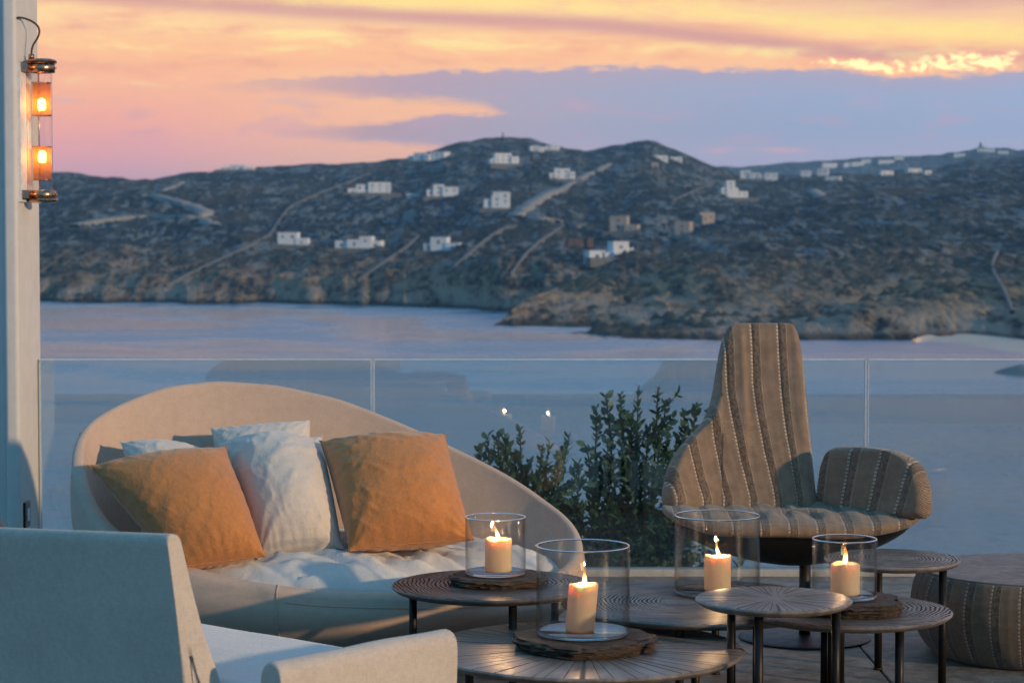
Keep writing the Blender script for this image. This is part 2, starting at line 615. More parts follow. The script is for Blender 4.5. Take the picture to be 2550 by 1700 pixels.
def stripe_fabric(name, k1=1.0):
    """woven fabric: columns of lozenges, knit bands and notched edges; uv in metres"""
    m, n, out = new_mat(name)
    uv = coord(n, 'UV')
    u, v, _ = n.sep(uv)
    P = 0.094
    wob = n.noise(n.xyz(u * 6.0, v * 6.0, 0.0), 1, 2, 0.5)
    s = n.m('FRACT', u / P + 100.0 + (wob - 0.5) * 0.12)
    # lozenges
    L = 0.030
    fu = n.m('PINGPONG', (s - 0.70) * P + 10 * L, L / 2)
    fv = n.m('PINGPONG', v + 10 * L, L / 2)
    dd = (fu + fv) * (1 / 0.0052)
    loz = n.sstep(n.m('FRACT', dd), 0.30, 0.55)
    loz = n.m('MULTIPLY', loz, 1.0)
    # knit band
    kn = n.voro(n.xyz(u * 150.0, v * 115.0, 0.0), 1)
    knit = n.sstep(kn, 0.42, 0.68)
    # notched edge
    nt = n.m('FRACT', v / 0.013 + 50.0)
    notch = n.sstep(n.m('ABSOLUTE', nt - 0.5), 0.15, 0.3)
    lite, mid, dark = (0.47 * k1, 0.315 * k1, 0.205 * k1, 1), (0.165 * k1, 0.107 * k1, 0.065 * k1, 1), (0.085 * k1, 0.055 * k1, 0.034 * k1, 1)
    cl = n.mix(loz, lite, mid)
    ck = n.mix(knit * 0.75, n.mix(0.25, mid, lite), dark)
    inband = n.sstep(s, 0.10, 0.12, kind='LINEAR') * n.sstep(s, 0.38, 0.36, kind='LINEAR')
    edge = n.sstep(s, 0.02, 0.03, kind='LINEAR') * n.sstep(s, 0.10, 0.09, kind='LINEAR')
    cc = n.mix(inband, cl, ck)
    cc = n.mix(edge * notch, cc, (0.66 * k1, 0.56 * k1, 0.44 * k1, 1))
    e2 = n.sstep(n.m('ABSOLUTE', s - 0.40), 0.024, 0.016) * n.sstep(n.m('ABSOLUTE', n.m('FRACT', v / 0.009 + 50.0) - 0.5), 0.12, 0.25)
    cc = n.mix(e2 * 0.7, cc, (0.50 * k1, 0.40 * k1, 0.29 * k1, 1))
    line = n.sstep(n.m('ABSOLUTE', s - 0.115), 0.022, 0.008)
    cc = n.mix(line * 0.8, cc, dark)
    fine = n.noise(n.xyz(u * 900.0, v * 900.0, 0.0), 1, 2, 0.6)
    cc = n.mix(n.sstep(fine, 0.4, 0.65) * 0.35, cc, mid)
    wear = n.noise(n.xyz(u * 22.0, v * 22.0, 0.0), 1, 5, 0.65)
    cc = n.mix(n.sstep(wear, 0.35, 0.65, 0.45, 0.0), cc, n.mix(0.5, mid, dark))
    p = principled(n, out, Base_Color=cc, Roughness=0.95, Sheen_Weight=0.25)
    h = loz * -0.4 + knit * inband * -0.6 + edge * notch * 1.0 - line * 1.6 + fine * 0.4
    n.set(p.inputs['Normal'], n.bump(h, 0.7, 0.0025))
    return m


M_stripe = stripe_fabric('striped_weave')
M_stripe2 = stripe_fabric('striped_weave_pouf', 0.78)


def wax_mat():
    m, n, out = new_mat('candle_wax')
    c = coord(n)
    f = n.noise(c, 25, 4, 0.6)
    cc = n.mix(n.sstep(f, 0.3, 0.7), (0.90, 0.74, 0.50, 1), (0.95, 0.82, 0.60, 1))
    p = principled(n, out, Base_Color=cc, Roughness=0.42, Subsurface_Weight=1.0, Subsurface_Scale=0.02)
    tl = n.node('ShaderNodeBsdfTranslucent')
    tl.inputs[0].default_value = (1.0, 0.66, 0.36, 1)
    mx = n.node('ShaderNodeMixShader')
    mx.inputs[0].default_value = 0.5
    n.l.new(p.outputs[0], mx.inputs[1])
    n.l.new(tl.outputs[0], mx.inputs[2])
    n.l.new(mx.outputs[0], out.inputs[0])
    p.inputs['Subsurface Radius'].default_value = (0.7, 0.42, 0.22)
    n.set(p.inputs['Normal'], n.bump(f, 0.2, 0.004))
    return m


M_wax = wax_mat()


def flame_mat():
    m, n, out = new_mat('flame')
    c = coord(n)
    x, y, z = n.sep(c)
    lw = n.node('ShaderNodeLayerWeight')
    lw.inputs[0].default_value = 0.35
    t = n.sstep(z, 0.0, 0.042)
    cc = n.ramp(t, [(0.0, (1.0, 0.62, 0.22, 1)), (0.45, (1.0, 0.70, 0.28, 1)), (0.8, (1.0, 0.36, 0.07, 1)), (1.0, (1.0, 0.16, 0.02, 1))])
    st = n.sstep(t, 0.0, 1.0, 9.0, 2.0)
    em = n.node('ShaderNodeEmission')
    n.set(em.inputs[0], cc)
    n.set(em.inputs[1], st)
    tr = n.node('ShaderNodeBsdfTransparent')
    mx = n.node('ShaderNodeMixShader')
    n.set(mx.inputs[0], n.sstep(E(n, lw.outputs['Facing']), 0.55, 1.0, 0.0, 0.85))
    n.l.new(em.outputs[0], mx.inputs[1])
    n.l.new(tr.outputs[0], mx.inputs[2])
    n.l.new(mx.outputs[0], out.inputs[0])
    return m


M_flame = flame_mat()


def thin_glass(name, tint=(0.97, 0.985, 0.98), edge=(0.75, 0.82, 0.84), f0=0.05, rough=0.0, wav=0.0, blend=0.25, gz=1.0):
    m, n, out = new_mat(name)
    tr = n.node('ShaderNodeBsdfTransparent')
    gl = n.node('ShaderNodeBsdfGlossy')
    gl.inputs['Roughness'].default_value = rough
    lw = n.node('ShaderNodeLayerWeight')
    lw.inputs[0].default_value = blend
    fac = E(n, lw.outputs['Facing'])
    n.set(tr.inputs[0], n.mix(n.m('POWER', fac, 2.5), tint + (1,), edge + (1,)))
    fr = n.node('ShaderNodeLayerWeight')
    fr.inputs[0].default_value = 0.5
    if wav:
        nb = n.bump(n.noise(coord(n), 9, 3, 0.5), wav, 0.01)
        n.set(gl.inputs['Normal'], nb)
    mx = n.node('ShaderNodeMixShader')
    n.set(mx.inputs[0], n.m('POWER', E(n, fr.outputs['Facing']), 5.0) * (0.9 * gz) + f0)
    n.l.new(tr.outputs[0], mx.inputs[1])
    n.l.new(gl.outputs[0], mx.inputs[2])
    n.l.new(mx.outputs[0], out.inputs[0])
    return m


M_jar = thin_glass('jar_glass', (0.985, 0.985, 0.98), (0.60, 0.62, 0.63), 0.04, 0.0, 0.35, 0.4, 0.75)
M_bal = thin_glass('balustrade_glass', (0.86, 0.95, 0.955), (0.8, 0.9, 0.9), 0.11, 0.0, 0.0)


def solid_glass(name, colr):
    m, n, out = new_mat(name)
    p = principled(n, out, Base_Color=colr, Roughness=0.02, Transmission_Weight=1.0, IOR=1.45)
    return m


M_jarlip = simple('jar_lip_glass', (0.7, 0.72, 0.72), 0.1)
M_jarbase = solid_glass('jar_base_glass', (0.80, 0.83, 0.84, 1))


def emis(name, colr, st):
    m, n, out = new_mat(name)
    e = n.node('ShaderNodeEmission')
    e.inputs[0].default_value = colr
    e.inputs[1].default_value = st
    n.l.new(e.outputs[0], out.inputs[0])
    return m


def stone_mat(name, a, b, c3, scale=6, bump=0.8, rough=0.8, dist=0.01, strata=False):
    m, n, out = new_mat(name)
    co = coord(n)
    x, y, z = n.sep(co)
    v = n.xyz(x, y, z * (7.0 if strata else 1.0))
    f1 = n.noise(v, scale, 7, 0.65, 0.4)
    f2 = n.noise(v, scale * 5, 6, 0.7)
    f3 = n.noise(v, scale * 0.4, 3, 0.5)
    cc = n.mix(n.sstep(f1, 0.35, 0.65), a, b)
    cc = n.mix(n.sstep(f2 * 0.6 + f3 * 0.4, 0.48, 0.66) * 0.7, cc, c3)
    p = principled(n, out, Base_Color=cc, Roughness=n.sstep(f2, 0.3, 0.7, rough - 0.12, min(1, rough + 0.1)))
    n.set(p.inputs['Normal'], n.bump(f1 + f2 * 0.8, bump, dist))
    return m


M_slab = stone_mat('slate_slab', (0.040, 0.026, 0.018, 1), (0.125, 0.076, 0.045, 1), (0.24, 0.17, 0.11, 1), 30, 1.0, 0.75, 0.012, True)
M_floor = stone_mat('terrace_stone', (0.13, 0.105, 0.082, 1), (0.28, 0.235, 0.19, 1), (0.34, 0.30, 0.25, 1), 14, 0.5, 0.6, 0.006)
M_joint = simple('floor_joint', (0.07, 0.06, 0.05), 0.95, bumps=0.4)
M_render = simple('white_lime_render', (0.62, 0.59, 0.55), 0.85, bumps=0.4, scale=14, var=0.04)
M_rail = simple('painted_rail', (0.68, 0.68, 0.68), 0.5)
M_concrete = simple('kerb_concrete', (0.42, 0.41, 0.39), 0.8, bumps=0.3)
M_tray = stone_mat('pouf_top_wood', (0.10, 0.075, 0.06, 1), (0.16, 0.125, 0.10, 1), (0.20, 0.16, 0.13, 1), 5, 0.1, 0.42, 0.002)
M_beach = stone_mat('beach_sand', (0.55, 0.44, 0.35, 1), (0.62, 0.52, 0.42, 1), (0.68, 0.58, 0.48, 1), 0.05, 0.2, 0.95, 0.2)
M_track = stone_mat('dirt_track', (0.20, 0.20, 0.185, 1), (0.28, 0.275, 0.26, 1), (0.33, 0.33, 0.31, 1), 0.2, 0.2, 0.95, 0.2)
M_wallst = stone_mat('dry_stone', (0.10, 0.11, 0.115, 1), (0.16, 0.165, 0.17, 1), (0.2, 0.2, 0.2, 1), 0.8, 0.5, 0.95, 0.2)
M_hwhite = simple('house_whitewash', (0.62, 0.66, 0.70), 0.9, scale=0.3, var=0.05)
M_hbeige = simple('house_raw_plaster', (0.36, 0.32, 0.29), 0.9, scale=0.3, var=0.08)
M_hred = simple('house_red_roof', (0.11, 0.07, 0.065), 0.9, scale=0.3)
M_hwin = simple('house_window_dark', (0.10, 0.12, 0.15), 0.3, scale=0.3)


def hill_mat(name, warm=1.0, far=0.0):
    m, n, out = new_mat(name)
    g = n.node('ShaderNodeNewGeometry')
    pos = E(n, g.outputs['Position'])
    x, y, z = n.sep(pos)
    slope = n.sep(E(n, g.outputs['Normal']))[2]
    h = z + 23.6
    f1 = n.noise(pos, 0.012, 6, 0.6, 0.3)
    f2 = n.noise(n.xyz(x * 0.080, y * 0.014, z * 0.090), 1, 7, 0.70, 0.5)
    f3 = n.noise(n.xyz(x * 0.33, y * 0.06, z * 0.40), 1, 5, 0.72)
    v1 = n.voro(n.xyz(x * 0.13, y * 0.03, z * 0.15), 1)
    scrub, scrub2 = (0.006, 0.024, 0.038, 1), (0.044, 0.080, 0.108, 1)
    grass, rock = (0.125, 0.110, 0.085, 1), (0.25, 0.31, 0.345, 1)
    ochre = (0.46, 0.33, 0.20, 1)
    cc = n.mix(n.sstep(f3, 0.38, 0.62), scrub, scrub2)
    cc = n.mix(n.sstep(f1, 0.47, 0.62) * 0.75 * warm, cc, grass)
    rk = n.sstep(f2 * 0.65 + f3 * 0.45 - v1 * 0.12, 0.49, 0.56)
    cc = n.mix(rk * 0.80, cc, rock)
    terr = n.sstep(n.m('SINE', (h + (f1 - 0.5) * 26.0) * 1.15), 0.80, 0.97) * n.sstep(n.noise(pos, 0.02, 3, 0.5), 0.46, 0.56)
    cc = n.mix(terr * 0.45 * warm, cc, (0.24, 0.25, 0.25, 1))
    # bare rock along the water
    low = n.sstep(h + (f1 - 0.5) * 50.0 + (f2 - 0.5) * 20.0, 26.0, 6.0) * warm
    cc = n.mix(low * n.sstep(f3 * 0.6 + f2 * 0.5, 0.44, 0.62), cc, ochre)
    wet = n.sstep(h + (f3 - 0.5) * 2.0, 2.2, 0.6)
    cc = n.mix(n.sstep(h + (f3 - 0.5) * 8.0, 9.0, 4.0) * n.sstep(f2, 0.40, 0.55) * 0.75 * warm, cc, (0.40, 0.37, 0.33, 1))
    cc = n.mix(wet * 0.8, cc, (0.035, 0.035, 0.035, 1))
    # soil shows the sparse dark bushes
    bush = n.sstep(n.voro(n.xyz(x * 0.16, y * 0.1, z * 0.12), 1.3), 0.30, 0.18) * n.sstep(f2, 0.58, 0.45)
    cc = n.mix(bush * 0.7, cc, (0.022, 0.032, 0.030, 1))
    p = principled(n, out, Base_Color=cc, Roughness=1.0, Specular_IOR_Level=0.1)
    n.set(p.inputs['Normal'], n.bump(f2 * 1.0 + f3 * 0.6 - v1 * 0.25, 1.0, 9.0))
    return m


M_hillA = hill_mat('hillside', 0.8)
M_hillB = hill_mat('headland', 1.0)
M_hillC = hill_mat('far_ridge', 0.25)


def sea_mat():
    m, n, out = new_mat('sea_water')
    g = n.node('ShaderNodeNewGeometry')
    pos = E(n, g.outputs['Position'])
    x, y, z = n.sep(pos)
    w1 = n.noise(n.xyz(x * 0.5, y * 0.35, 0.0), 1, 4, 0.6, 0.4)
    w2 = n.noise(n.xyz(x * 0.07, y * 0.03, 0.0), 1, 4, 0.55, 0.8)
    slick = n.noise(n.xyz(x * 0.009, y * 0.011, 2.0), 1, 5, 0.6, 1.4)
    far_ = n.sstep(y, 250.0, 620.0)
    sl = n.sstep(slick, 0.40, 0.56) * (far_ * 0.75 + 0.25) + (1.0 - far_) * 0.15
    body = n.mix(sl, (0.010, 0.18, 0.30, 1), (0.015, 0.22, 0.35, 1))
    # shallows near this side are greener
    body = n.mix(n.sstep(y, 520.0, 200.0) * 0.7, body, (0.02, 0.26, 0.36, 1))
    p = principled(n, out, Base_Color=body, IOR=1.5, Specular_IOR_Level=0.5,
                   Roughness=n.sstep(sl, 0.0, 1.0, 0.29, 0.15))
    amp = n.sstep(sl, 0.0, 1.0, 1.3, 0.55)
    n.set(p.inputs['Normal'], n.bump((w1 * 0.35 + w2 * 0.9) * amp, 1.0, 0.8))
    return m


M_sea = sea_mat()

# ------------------------------------------------------------------ sea and hills
ZS = CAMZ - 25.0                 # sea level
v, f = [], []
xs = np.concatenate([np.linspace(-9000, -1200, 8), np.linspace(-1000, 1000, 25), np.linspace(1200, 9000, 8)])
ys = np.concatenate([np.linspace(20, 1500, 30), np.linspace(1700, 14000, 12)])
X, Y = np.meshgrid(xs, ys, indexing='ij')
tag(mesh('sea', np.stack([X, Y, np.full_like(X, ZS)], -1), grid_faces(len(xs), len(ys)), M_sea), kind='structure')


def ip(x, pts):
    a = np.array(pts, float)
    return np.interp(x, a[:, 0], a[:, 1])


class Land:
    """a hill as a real height field: for every bearing a shore and a ridge, rising land between them"""
    def __init__(s, name, mat, x0, x1, nx, nt, shore_y, ridge, dr, cliff, namp, seed, label=None):
        px = np.linspace(x0, x1, nx)
        sy = ip(px, shore_y)
        d0 = 25.0 * F / (sy - HZ)
        jag = (fbm(px * 0.012 + seed, px * 0 + seed, 5) - 0.5)
        d0 = d0 * (1 + 0.05 * jag)
        ry = ip(px, ridge) + (fbm(px * 0.03, px * 0 + seed + 3, 4) - 0.5) * 7
        d1 = ip(px, dr)
        t = np.concatenate([np.linspace(0, 1, nt), np.linspace(1.02, 1.5, 14)])
        T = t[None, :]
        D = d0[:, None] + (d1 - d0)[:, None] * T
        zr = CAMZ + (HZ - ry) / F * d1
        az_ = (px - CX) / F
        Xw = D * az_[:, None]
        Yw = D * np.ones_like(Xw)
        TT = np.clip(T, 0, 1)
        prof = cliff * np.clip(TT / 0.05, 0, 1) ** 0.8 + (1 - cliff) * (0.75 * TT + 0.25 * TT ** 2)
        back = np.where(T > 1, 1 - (T - 1) * 2.6, 1.0)
        Zh = (zr - ZS)[:, None] * prof * back
        nb = fbm(Xw / 170 + seed, Yw / 170, 5, 0.5) - 0.5
        nr = fbm(Xw / 34 + seed, Yw / 55 + seed, 5, 0.55, True) - 0.6
        env = np.clip(TT / 0.04, 0, 1) * (1 - 0.75 * np.clip((TT - 0.8) / 0.2, 0, 1))
        Zw = ZS + Zh + env * (namp * nb + namp * 0.60 * nr)
        Zw[:, 0] = ZS - 1.5
        s.px, s.P = px, np.stack([Xw, Yw, Zw], -1)
        s.xp, s.yp = proj(s.P)
        s.obj = tag(mesh(name, s.P, grid_faces(len(px), len(t)), mat), kind='structure')

    def ground(s, x, y):
        """point of the land seen at picture position (x, y)"""
        i = int(np.clip(np.searchsorted(s.px, x), 1, len(s.px) - 1))
        best = None
        yy = s.yp[i]
        top = 1e9
        for j in range(1, len(yy)):
            if yy[j] < top:
                if yy[j] <= y:
                    a = (y - yy[j]) / max(1e-6, (top - yy[j])) if top < 1e8 else 0
                    a = min(1, max(0, a))
                    jj = best if best is not None else j
                    P = s.P[i, j] * (1 - a) + s.P[i, jj] * a
                    P = P.copy()
                    P[0] += (x - s.xp[i, j]) / F * P[1]
                    return P
                top = yy[j]
                best = j
        return s.P[i, best].copy()


def ds(pts):
    return [(a * D2S, b * D2S) for a, b in pts]


ridgeA = ds([(-1200, 400), (-400, 380), (0, 395), (90, 402), (150, 400), (190, 403), (240, 409), (300, 412), (350, 413), (375, 405), (430, 399), (520, 391), (600, 384),
             (700, 378), (780, 379), (850, 373), (930, 366), (960, 352), (1000, 343), (1060, 327), (1110, 321), (1150, 318), (1190, 319), (1230, 322), (1260, 332), (1300, 343),
             (1340, 347), (1380, 342), (1430, 334), (1465, 324), (1485, 323), (1505, 328), (1530, 342), (1570, 356), (1610, 372), (1650, 388), (1700, 402), (1800, 404),
             (1950, 400), (2100, 392), (2180, 381), (2225, 366), (2330, 360), (2500, 350), (3200, 330), (4200, 330)])
drA = ds([(-1200, 1700), (300, 1650), (1150, 2000), (1480, 1850), (1700, 1900), (2352, 2000), (4200, 2000)])
drA = [(a, b * 0.9224) for a, b in drA]
A = Land('hill', M_hillA, -1400, 4300, 1050, 230,
         ds([(-1300, 690), (90, 692), (300, 695), (600, 697), (900, 703), (1150, 714), (1400, 720), (4000, 720)]), ridgeA, drA, 0.10, 15.0, 3.1)
ridgeB = ds([(1120, 752), (1135, 741), (1150, 735), (1180, 705), (1230, 676), (1300, 650), (1400, 622), (1480, 592), (1560, 553), (1640, 518), (1720, 492), (1800, 472),
             (1900, 448), (2000, 436), (2100, 425), (2200, 412), (2352, 392), (2500, 400), (2800, 480), (4200, 540)])  # unseen right end shaped low so the warm light reaches the beach
drB = [(1214, 640), (1280, 680), (1400, 780), (1600, 900), (1800, 1050), (2000, 1200), (2550, 1300), (4300, 1300)]
B = Land('headland', M_hillB, 1226, 4300, 640, 200,
         ds([(1125, 747), (1160, 755), (1200, 762), (1300, 770), (1400, 777), (1600, 781), (1900, 783), (2100, 782), (2200, 777), (2352, 788), (2600, 830), (3000, 900), (4200, 980)]),
         ridgeB, drB, 0.07, 10.0, 8.7)
ridgeC = ds([(1450, 430), (1600, 395), (1650, 386), (1720, 384), (1780, 378), (1850, 373), (1950, 366), (2000, 361), (2100, 359), (2180, 353), (2235, 344), (2250, 338), (2270, 341),
             (2300, 343), (2352, 346), (2500, 350), (4200, 360)])
C3 = Land('far_ridge', M_hillC, 1560, 4300, 300, 90, ds([(1500, 600), (4200, 600)]), ridgeC, [(0, 5200), (5000, 5200)], 0.03, 26.0, 15.2)

# beach
far_e = ds([(2095, 786), (2125, 777), (2170, 772), (2250, 775), (2352, 786), (2500, 806), (2700, 840)])
near_e = ds([(2095, 787), (2130, 786), (2180, 790), (2260, 801), (2352, 816), (2500, 845), (2700, 885)])
fe, ne = spline(far_e, 40), spline(near_e, 40)
V = []
for a, b in zip(fe, ne):
    P1, P0 = atZ(a[0], a[1] - 7, ZS + 1.0), atZ(b[0], b[1], ZS - 0.1)
    for t in (0, 0.3, 0.7, 1):
        V.append(P0 * (1 - t) + P1 * t)
tag(mesh('beach', V, grid_faces(40, 4), M_beach), kind='structure')
# islet: a rock just breaking the water
cI = atZ(2350 * D2S, 858 * D2S, ZS)
nth, nr_ = 40, 10
V = []
for i in range(nth):
    th = 2 * math.pi * i / nth
    for j in range(nr_):
        q = j / (nr_ - 1)
        rad = q * (1 + 0.25 * math.sin(3 * th + 1) + 0.12 * math.sin(7 * th))
        zz = (1 - q ** 2) * 2.0 - 0.6 + 0.9 * (vnoise(np.array(math.cos(th) * q * 5 + 9), np.array(math.sin(th) * q * 5 + 9)) - 0.5)
        V.append((cI[0] + 6.0 * rad * math.cos(th), cI[1] + 7 * rad * math.sin(th), ZS + float(zz)))
tag(mesh('islet', V, grid_faces(nth, nr_, wrap_u=True), M_rockisle, loc=tuple(cI)), 'low dark rock breaking the water at the right edge, seen through the glass', 'rock')


def drape(land, pts, width, lift, h=0.0, n=60):
    P = spline(ds(pts), n)
    G = np.array([land.ground(a, b) for a, b in P])
    # smooth heights a little
    for _ in range(2):
        G[1:-1] = (G[:-2] + 2 * G[1:-1] + G[2:]) / 4
    T = np.gradient(G, axis=0)
    T[:, 2] = 0
    T /= np.linalg.norm(T, axis=1, keepdims=True) + 1e-9
    Nn = np.stack([-T[:, 1], T[:, 0], 0 * T[:, 0]], -1)
    w = width / 2 * (1 + 0.25 * (vnoise(np.arange(n) * 0.5, np.zeros(n) + width) - 0.5) * 2.6)[:, None]
    up = np.array([0, 0, 1.0])
    rows = [G - Nn * w - up * 1.5, G - Nn * w + up * (lift + h), G + Nn * w + up * (lift + h), G + Nn * w - up * 1.5]
    return np.stack(rows, 1).reshape(-1, 3), grid_faces(n, 4), G[0]


for pts, w in (([(1182, 500), (1200, 484), (1230, 462), (1262, 444), (1292, 434)], 9.0),
               ([(1292, 434), (1330, 412), (1370, 392), (1402, 378)], 6.0),
               ([(1236, 503), (1256, 508), (1272, 512)], 9.0),
               ([(318, 452), (350, 450), (400, 462), (440, 474), (470, 490), (448, 496)], 9.0),
               ([(165, 520), (230, 508), (300, 500), (380, 498), (450, 500), (495, 520)], 7.0),
               ([(1865, 438), (1880, 448), (1900, 462)], 8.0),
               ([(345, 445), (385, 435), (420, 420)], 4.0)):
    v, f, g0 = drape(A, pts, w, 1.2, n=50)
    tag(mesh('dirt_track', v, f, M_track), kind='structure')

walls = [
    ([(620, 540), (640, 510), (665, 478), (700, 460), (760, 435), (850, 400)], A, 'long dark field wall climbing left of the white houses to the ridge'),
    ([(380, 660), (440, 628), (500, 600), (560, 572), (620, 540)], A, 'field wall slanting down towards the shore left of the lowest white houses'),
    ([(820, 648), (860, 620), (900, 592), (925, 575), (960, 545)], A, 'field wall rising between the two lowest wide white houses'),
    ([(1025, 632), (1060, 600), (1100, 565), (1150, 530), (1190, 520)], A, 'field wall running up from the shore to the bend of the pale road'),
    ([(1172, 636), (1200, 596), (1235, 560), (1295, 520)], A, 'field wall forming the left side of the triangular plot'),
    ([(1172, 636), (1240, 634), (1310, 638)], A, 'short level field wall at the foot of the triangular plot'),
    ([(1300, 516), (1360, 528), (1420, 548), (1480, 566), (1495, 572)], A, 'field wall slanting down behind the bright white house with terraces'),
    ([(1545, 462), (1590, 442), (1640, 420)], A, 'field wall rising to the left of the stepped white house'),
    ([(2290, 580), (2280, 620), (2310, 680), (2325, 720)], B, 'field wall running down the right headland near the photo edge'),
    ([(1570, 430), (1600, 424), (1650, 417)], A, 'short field wall under the small houses right of the second peak'),
]
for pts, land, lab in walls:
    v, f, g0 = drape(land, pts, 1.0, 0.3, 0.7, n=60)
    o = mesh('field_wall', v, f, M_wallst, loc=tuple(g0))
    tag(o, lab, 'stone wall', 'dry stone walls on the hillside')


# houses on the hills
def house(px, py, w, h, blocks, label, mat=None, land=None, yaw=0.0, name='hillside_house', windows=True, group='houses on the hillside'):
    """px, py: foot of the house in the 2352 wide view; blocks: (x0, x1, height) in fractions of the width and height"""
    mat = mat or M_hwhite
    land = land or A
    g = land.ground(px * D2S, py * D2S)
    sc = g[1] / F * D2S
    Wm, Hm = w * sc, h * sc
    root = thing(name, tuple(g), label, 'house', group)
    dep = max(7.0, Wm * 0.4)
    first = True
    rs = random.Random(int(px * 31 + py))
    for bi, (a, b, hh) in enumerate(blocks):
        bw = (b - a) * Wm
        bx = g[0] + ((a + b) / 2 - 0.5) * Wm
        bh = hh * Hm
        bd = dep * rs.uniform(0.8, 1.05)
        off = -dep * 0.12 * (bi % 3)
        c0, s0 = math.cos(yaw), math.sin(yaw)
        lx = ((a + b) / 2 - 0.5) * Wm
        bx, by = g[0] + lx * c0 - off * s0, g[1] + 4 + lx * s0 + off * c0
        v, f = box(bx, by, g[2] + bh / 2 - 3, bw, bd, bh + 6, yaw)
        wall = mesh('wall' if first else 'wing', v, f, mat, root, smooth=False)
        pv, pf = box(bx, by, g[2] + bh + 0.15, bw * 1.02 + 0.1, bd + 0.3, 0.3, yaw)
        mesh('parapet', pv, pf, mat, wall, smooth=False)
        if first and windows and Wm > 12:
            tx, ty = g[0] - (-(dep * 0.5 + 4.5)) * s0, g[1] + 4 - (dep * 0.5 + 4.5) * c0
            v, f = box(tx + Wm * 0.06, ty, g[2] - 1.4, Wm * 1.35, 7.0, 3.6, yaw)
            mesh('terrace_wall', v, f, M_wallst, root, smooth=False)
            v, f = box(tx + Wm * 0.06, ty, g[2] + 0.44, Wm * 1.33, 6.8, 0.06, yaw)
            mesh('terrace_paving', v, f, M_track, root, smooth=False)
        first = False
        if windows and bw > 3:
            nw = max(1, int(bw / 4.2))
            for q in range(nw):
                wx = -bw / 2 + bw * (q + 0.5) / nw
                for lev in range(1 if bh < 6.5 else 2):
                    wh = rs.choice((1.3, 1.5, 2.1))
                    wz = g[2] + bh - 1.9 - lev * 3.0
                    fx, fy = bx + wx * c0 + (bd / 2 + 0.02) * s0, by + wx * s0 - (bd / 2 + 0.02) * c0
                    v, f = box(fx, fy, wz, rs.choice((0.9, 1.1, 1.5)), 0.12, wh * 0.85, yaw)
                    mesh('window', v, f, M_hwin, wall, smooth=False)
    return root


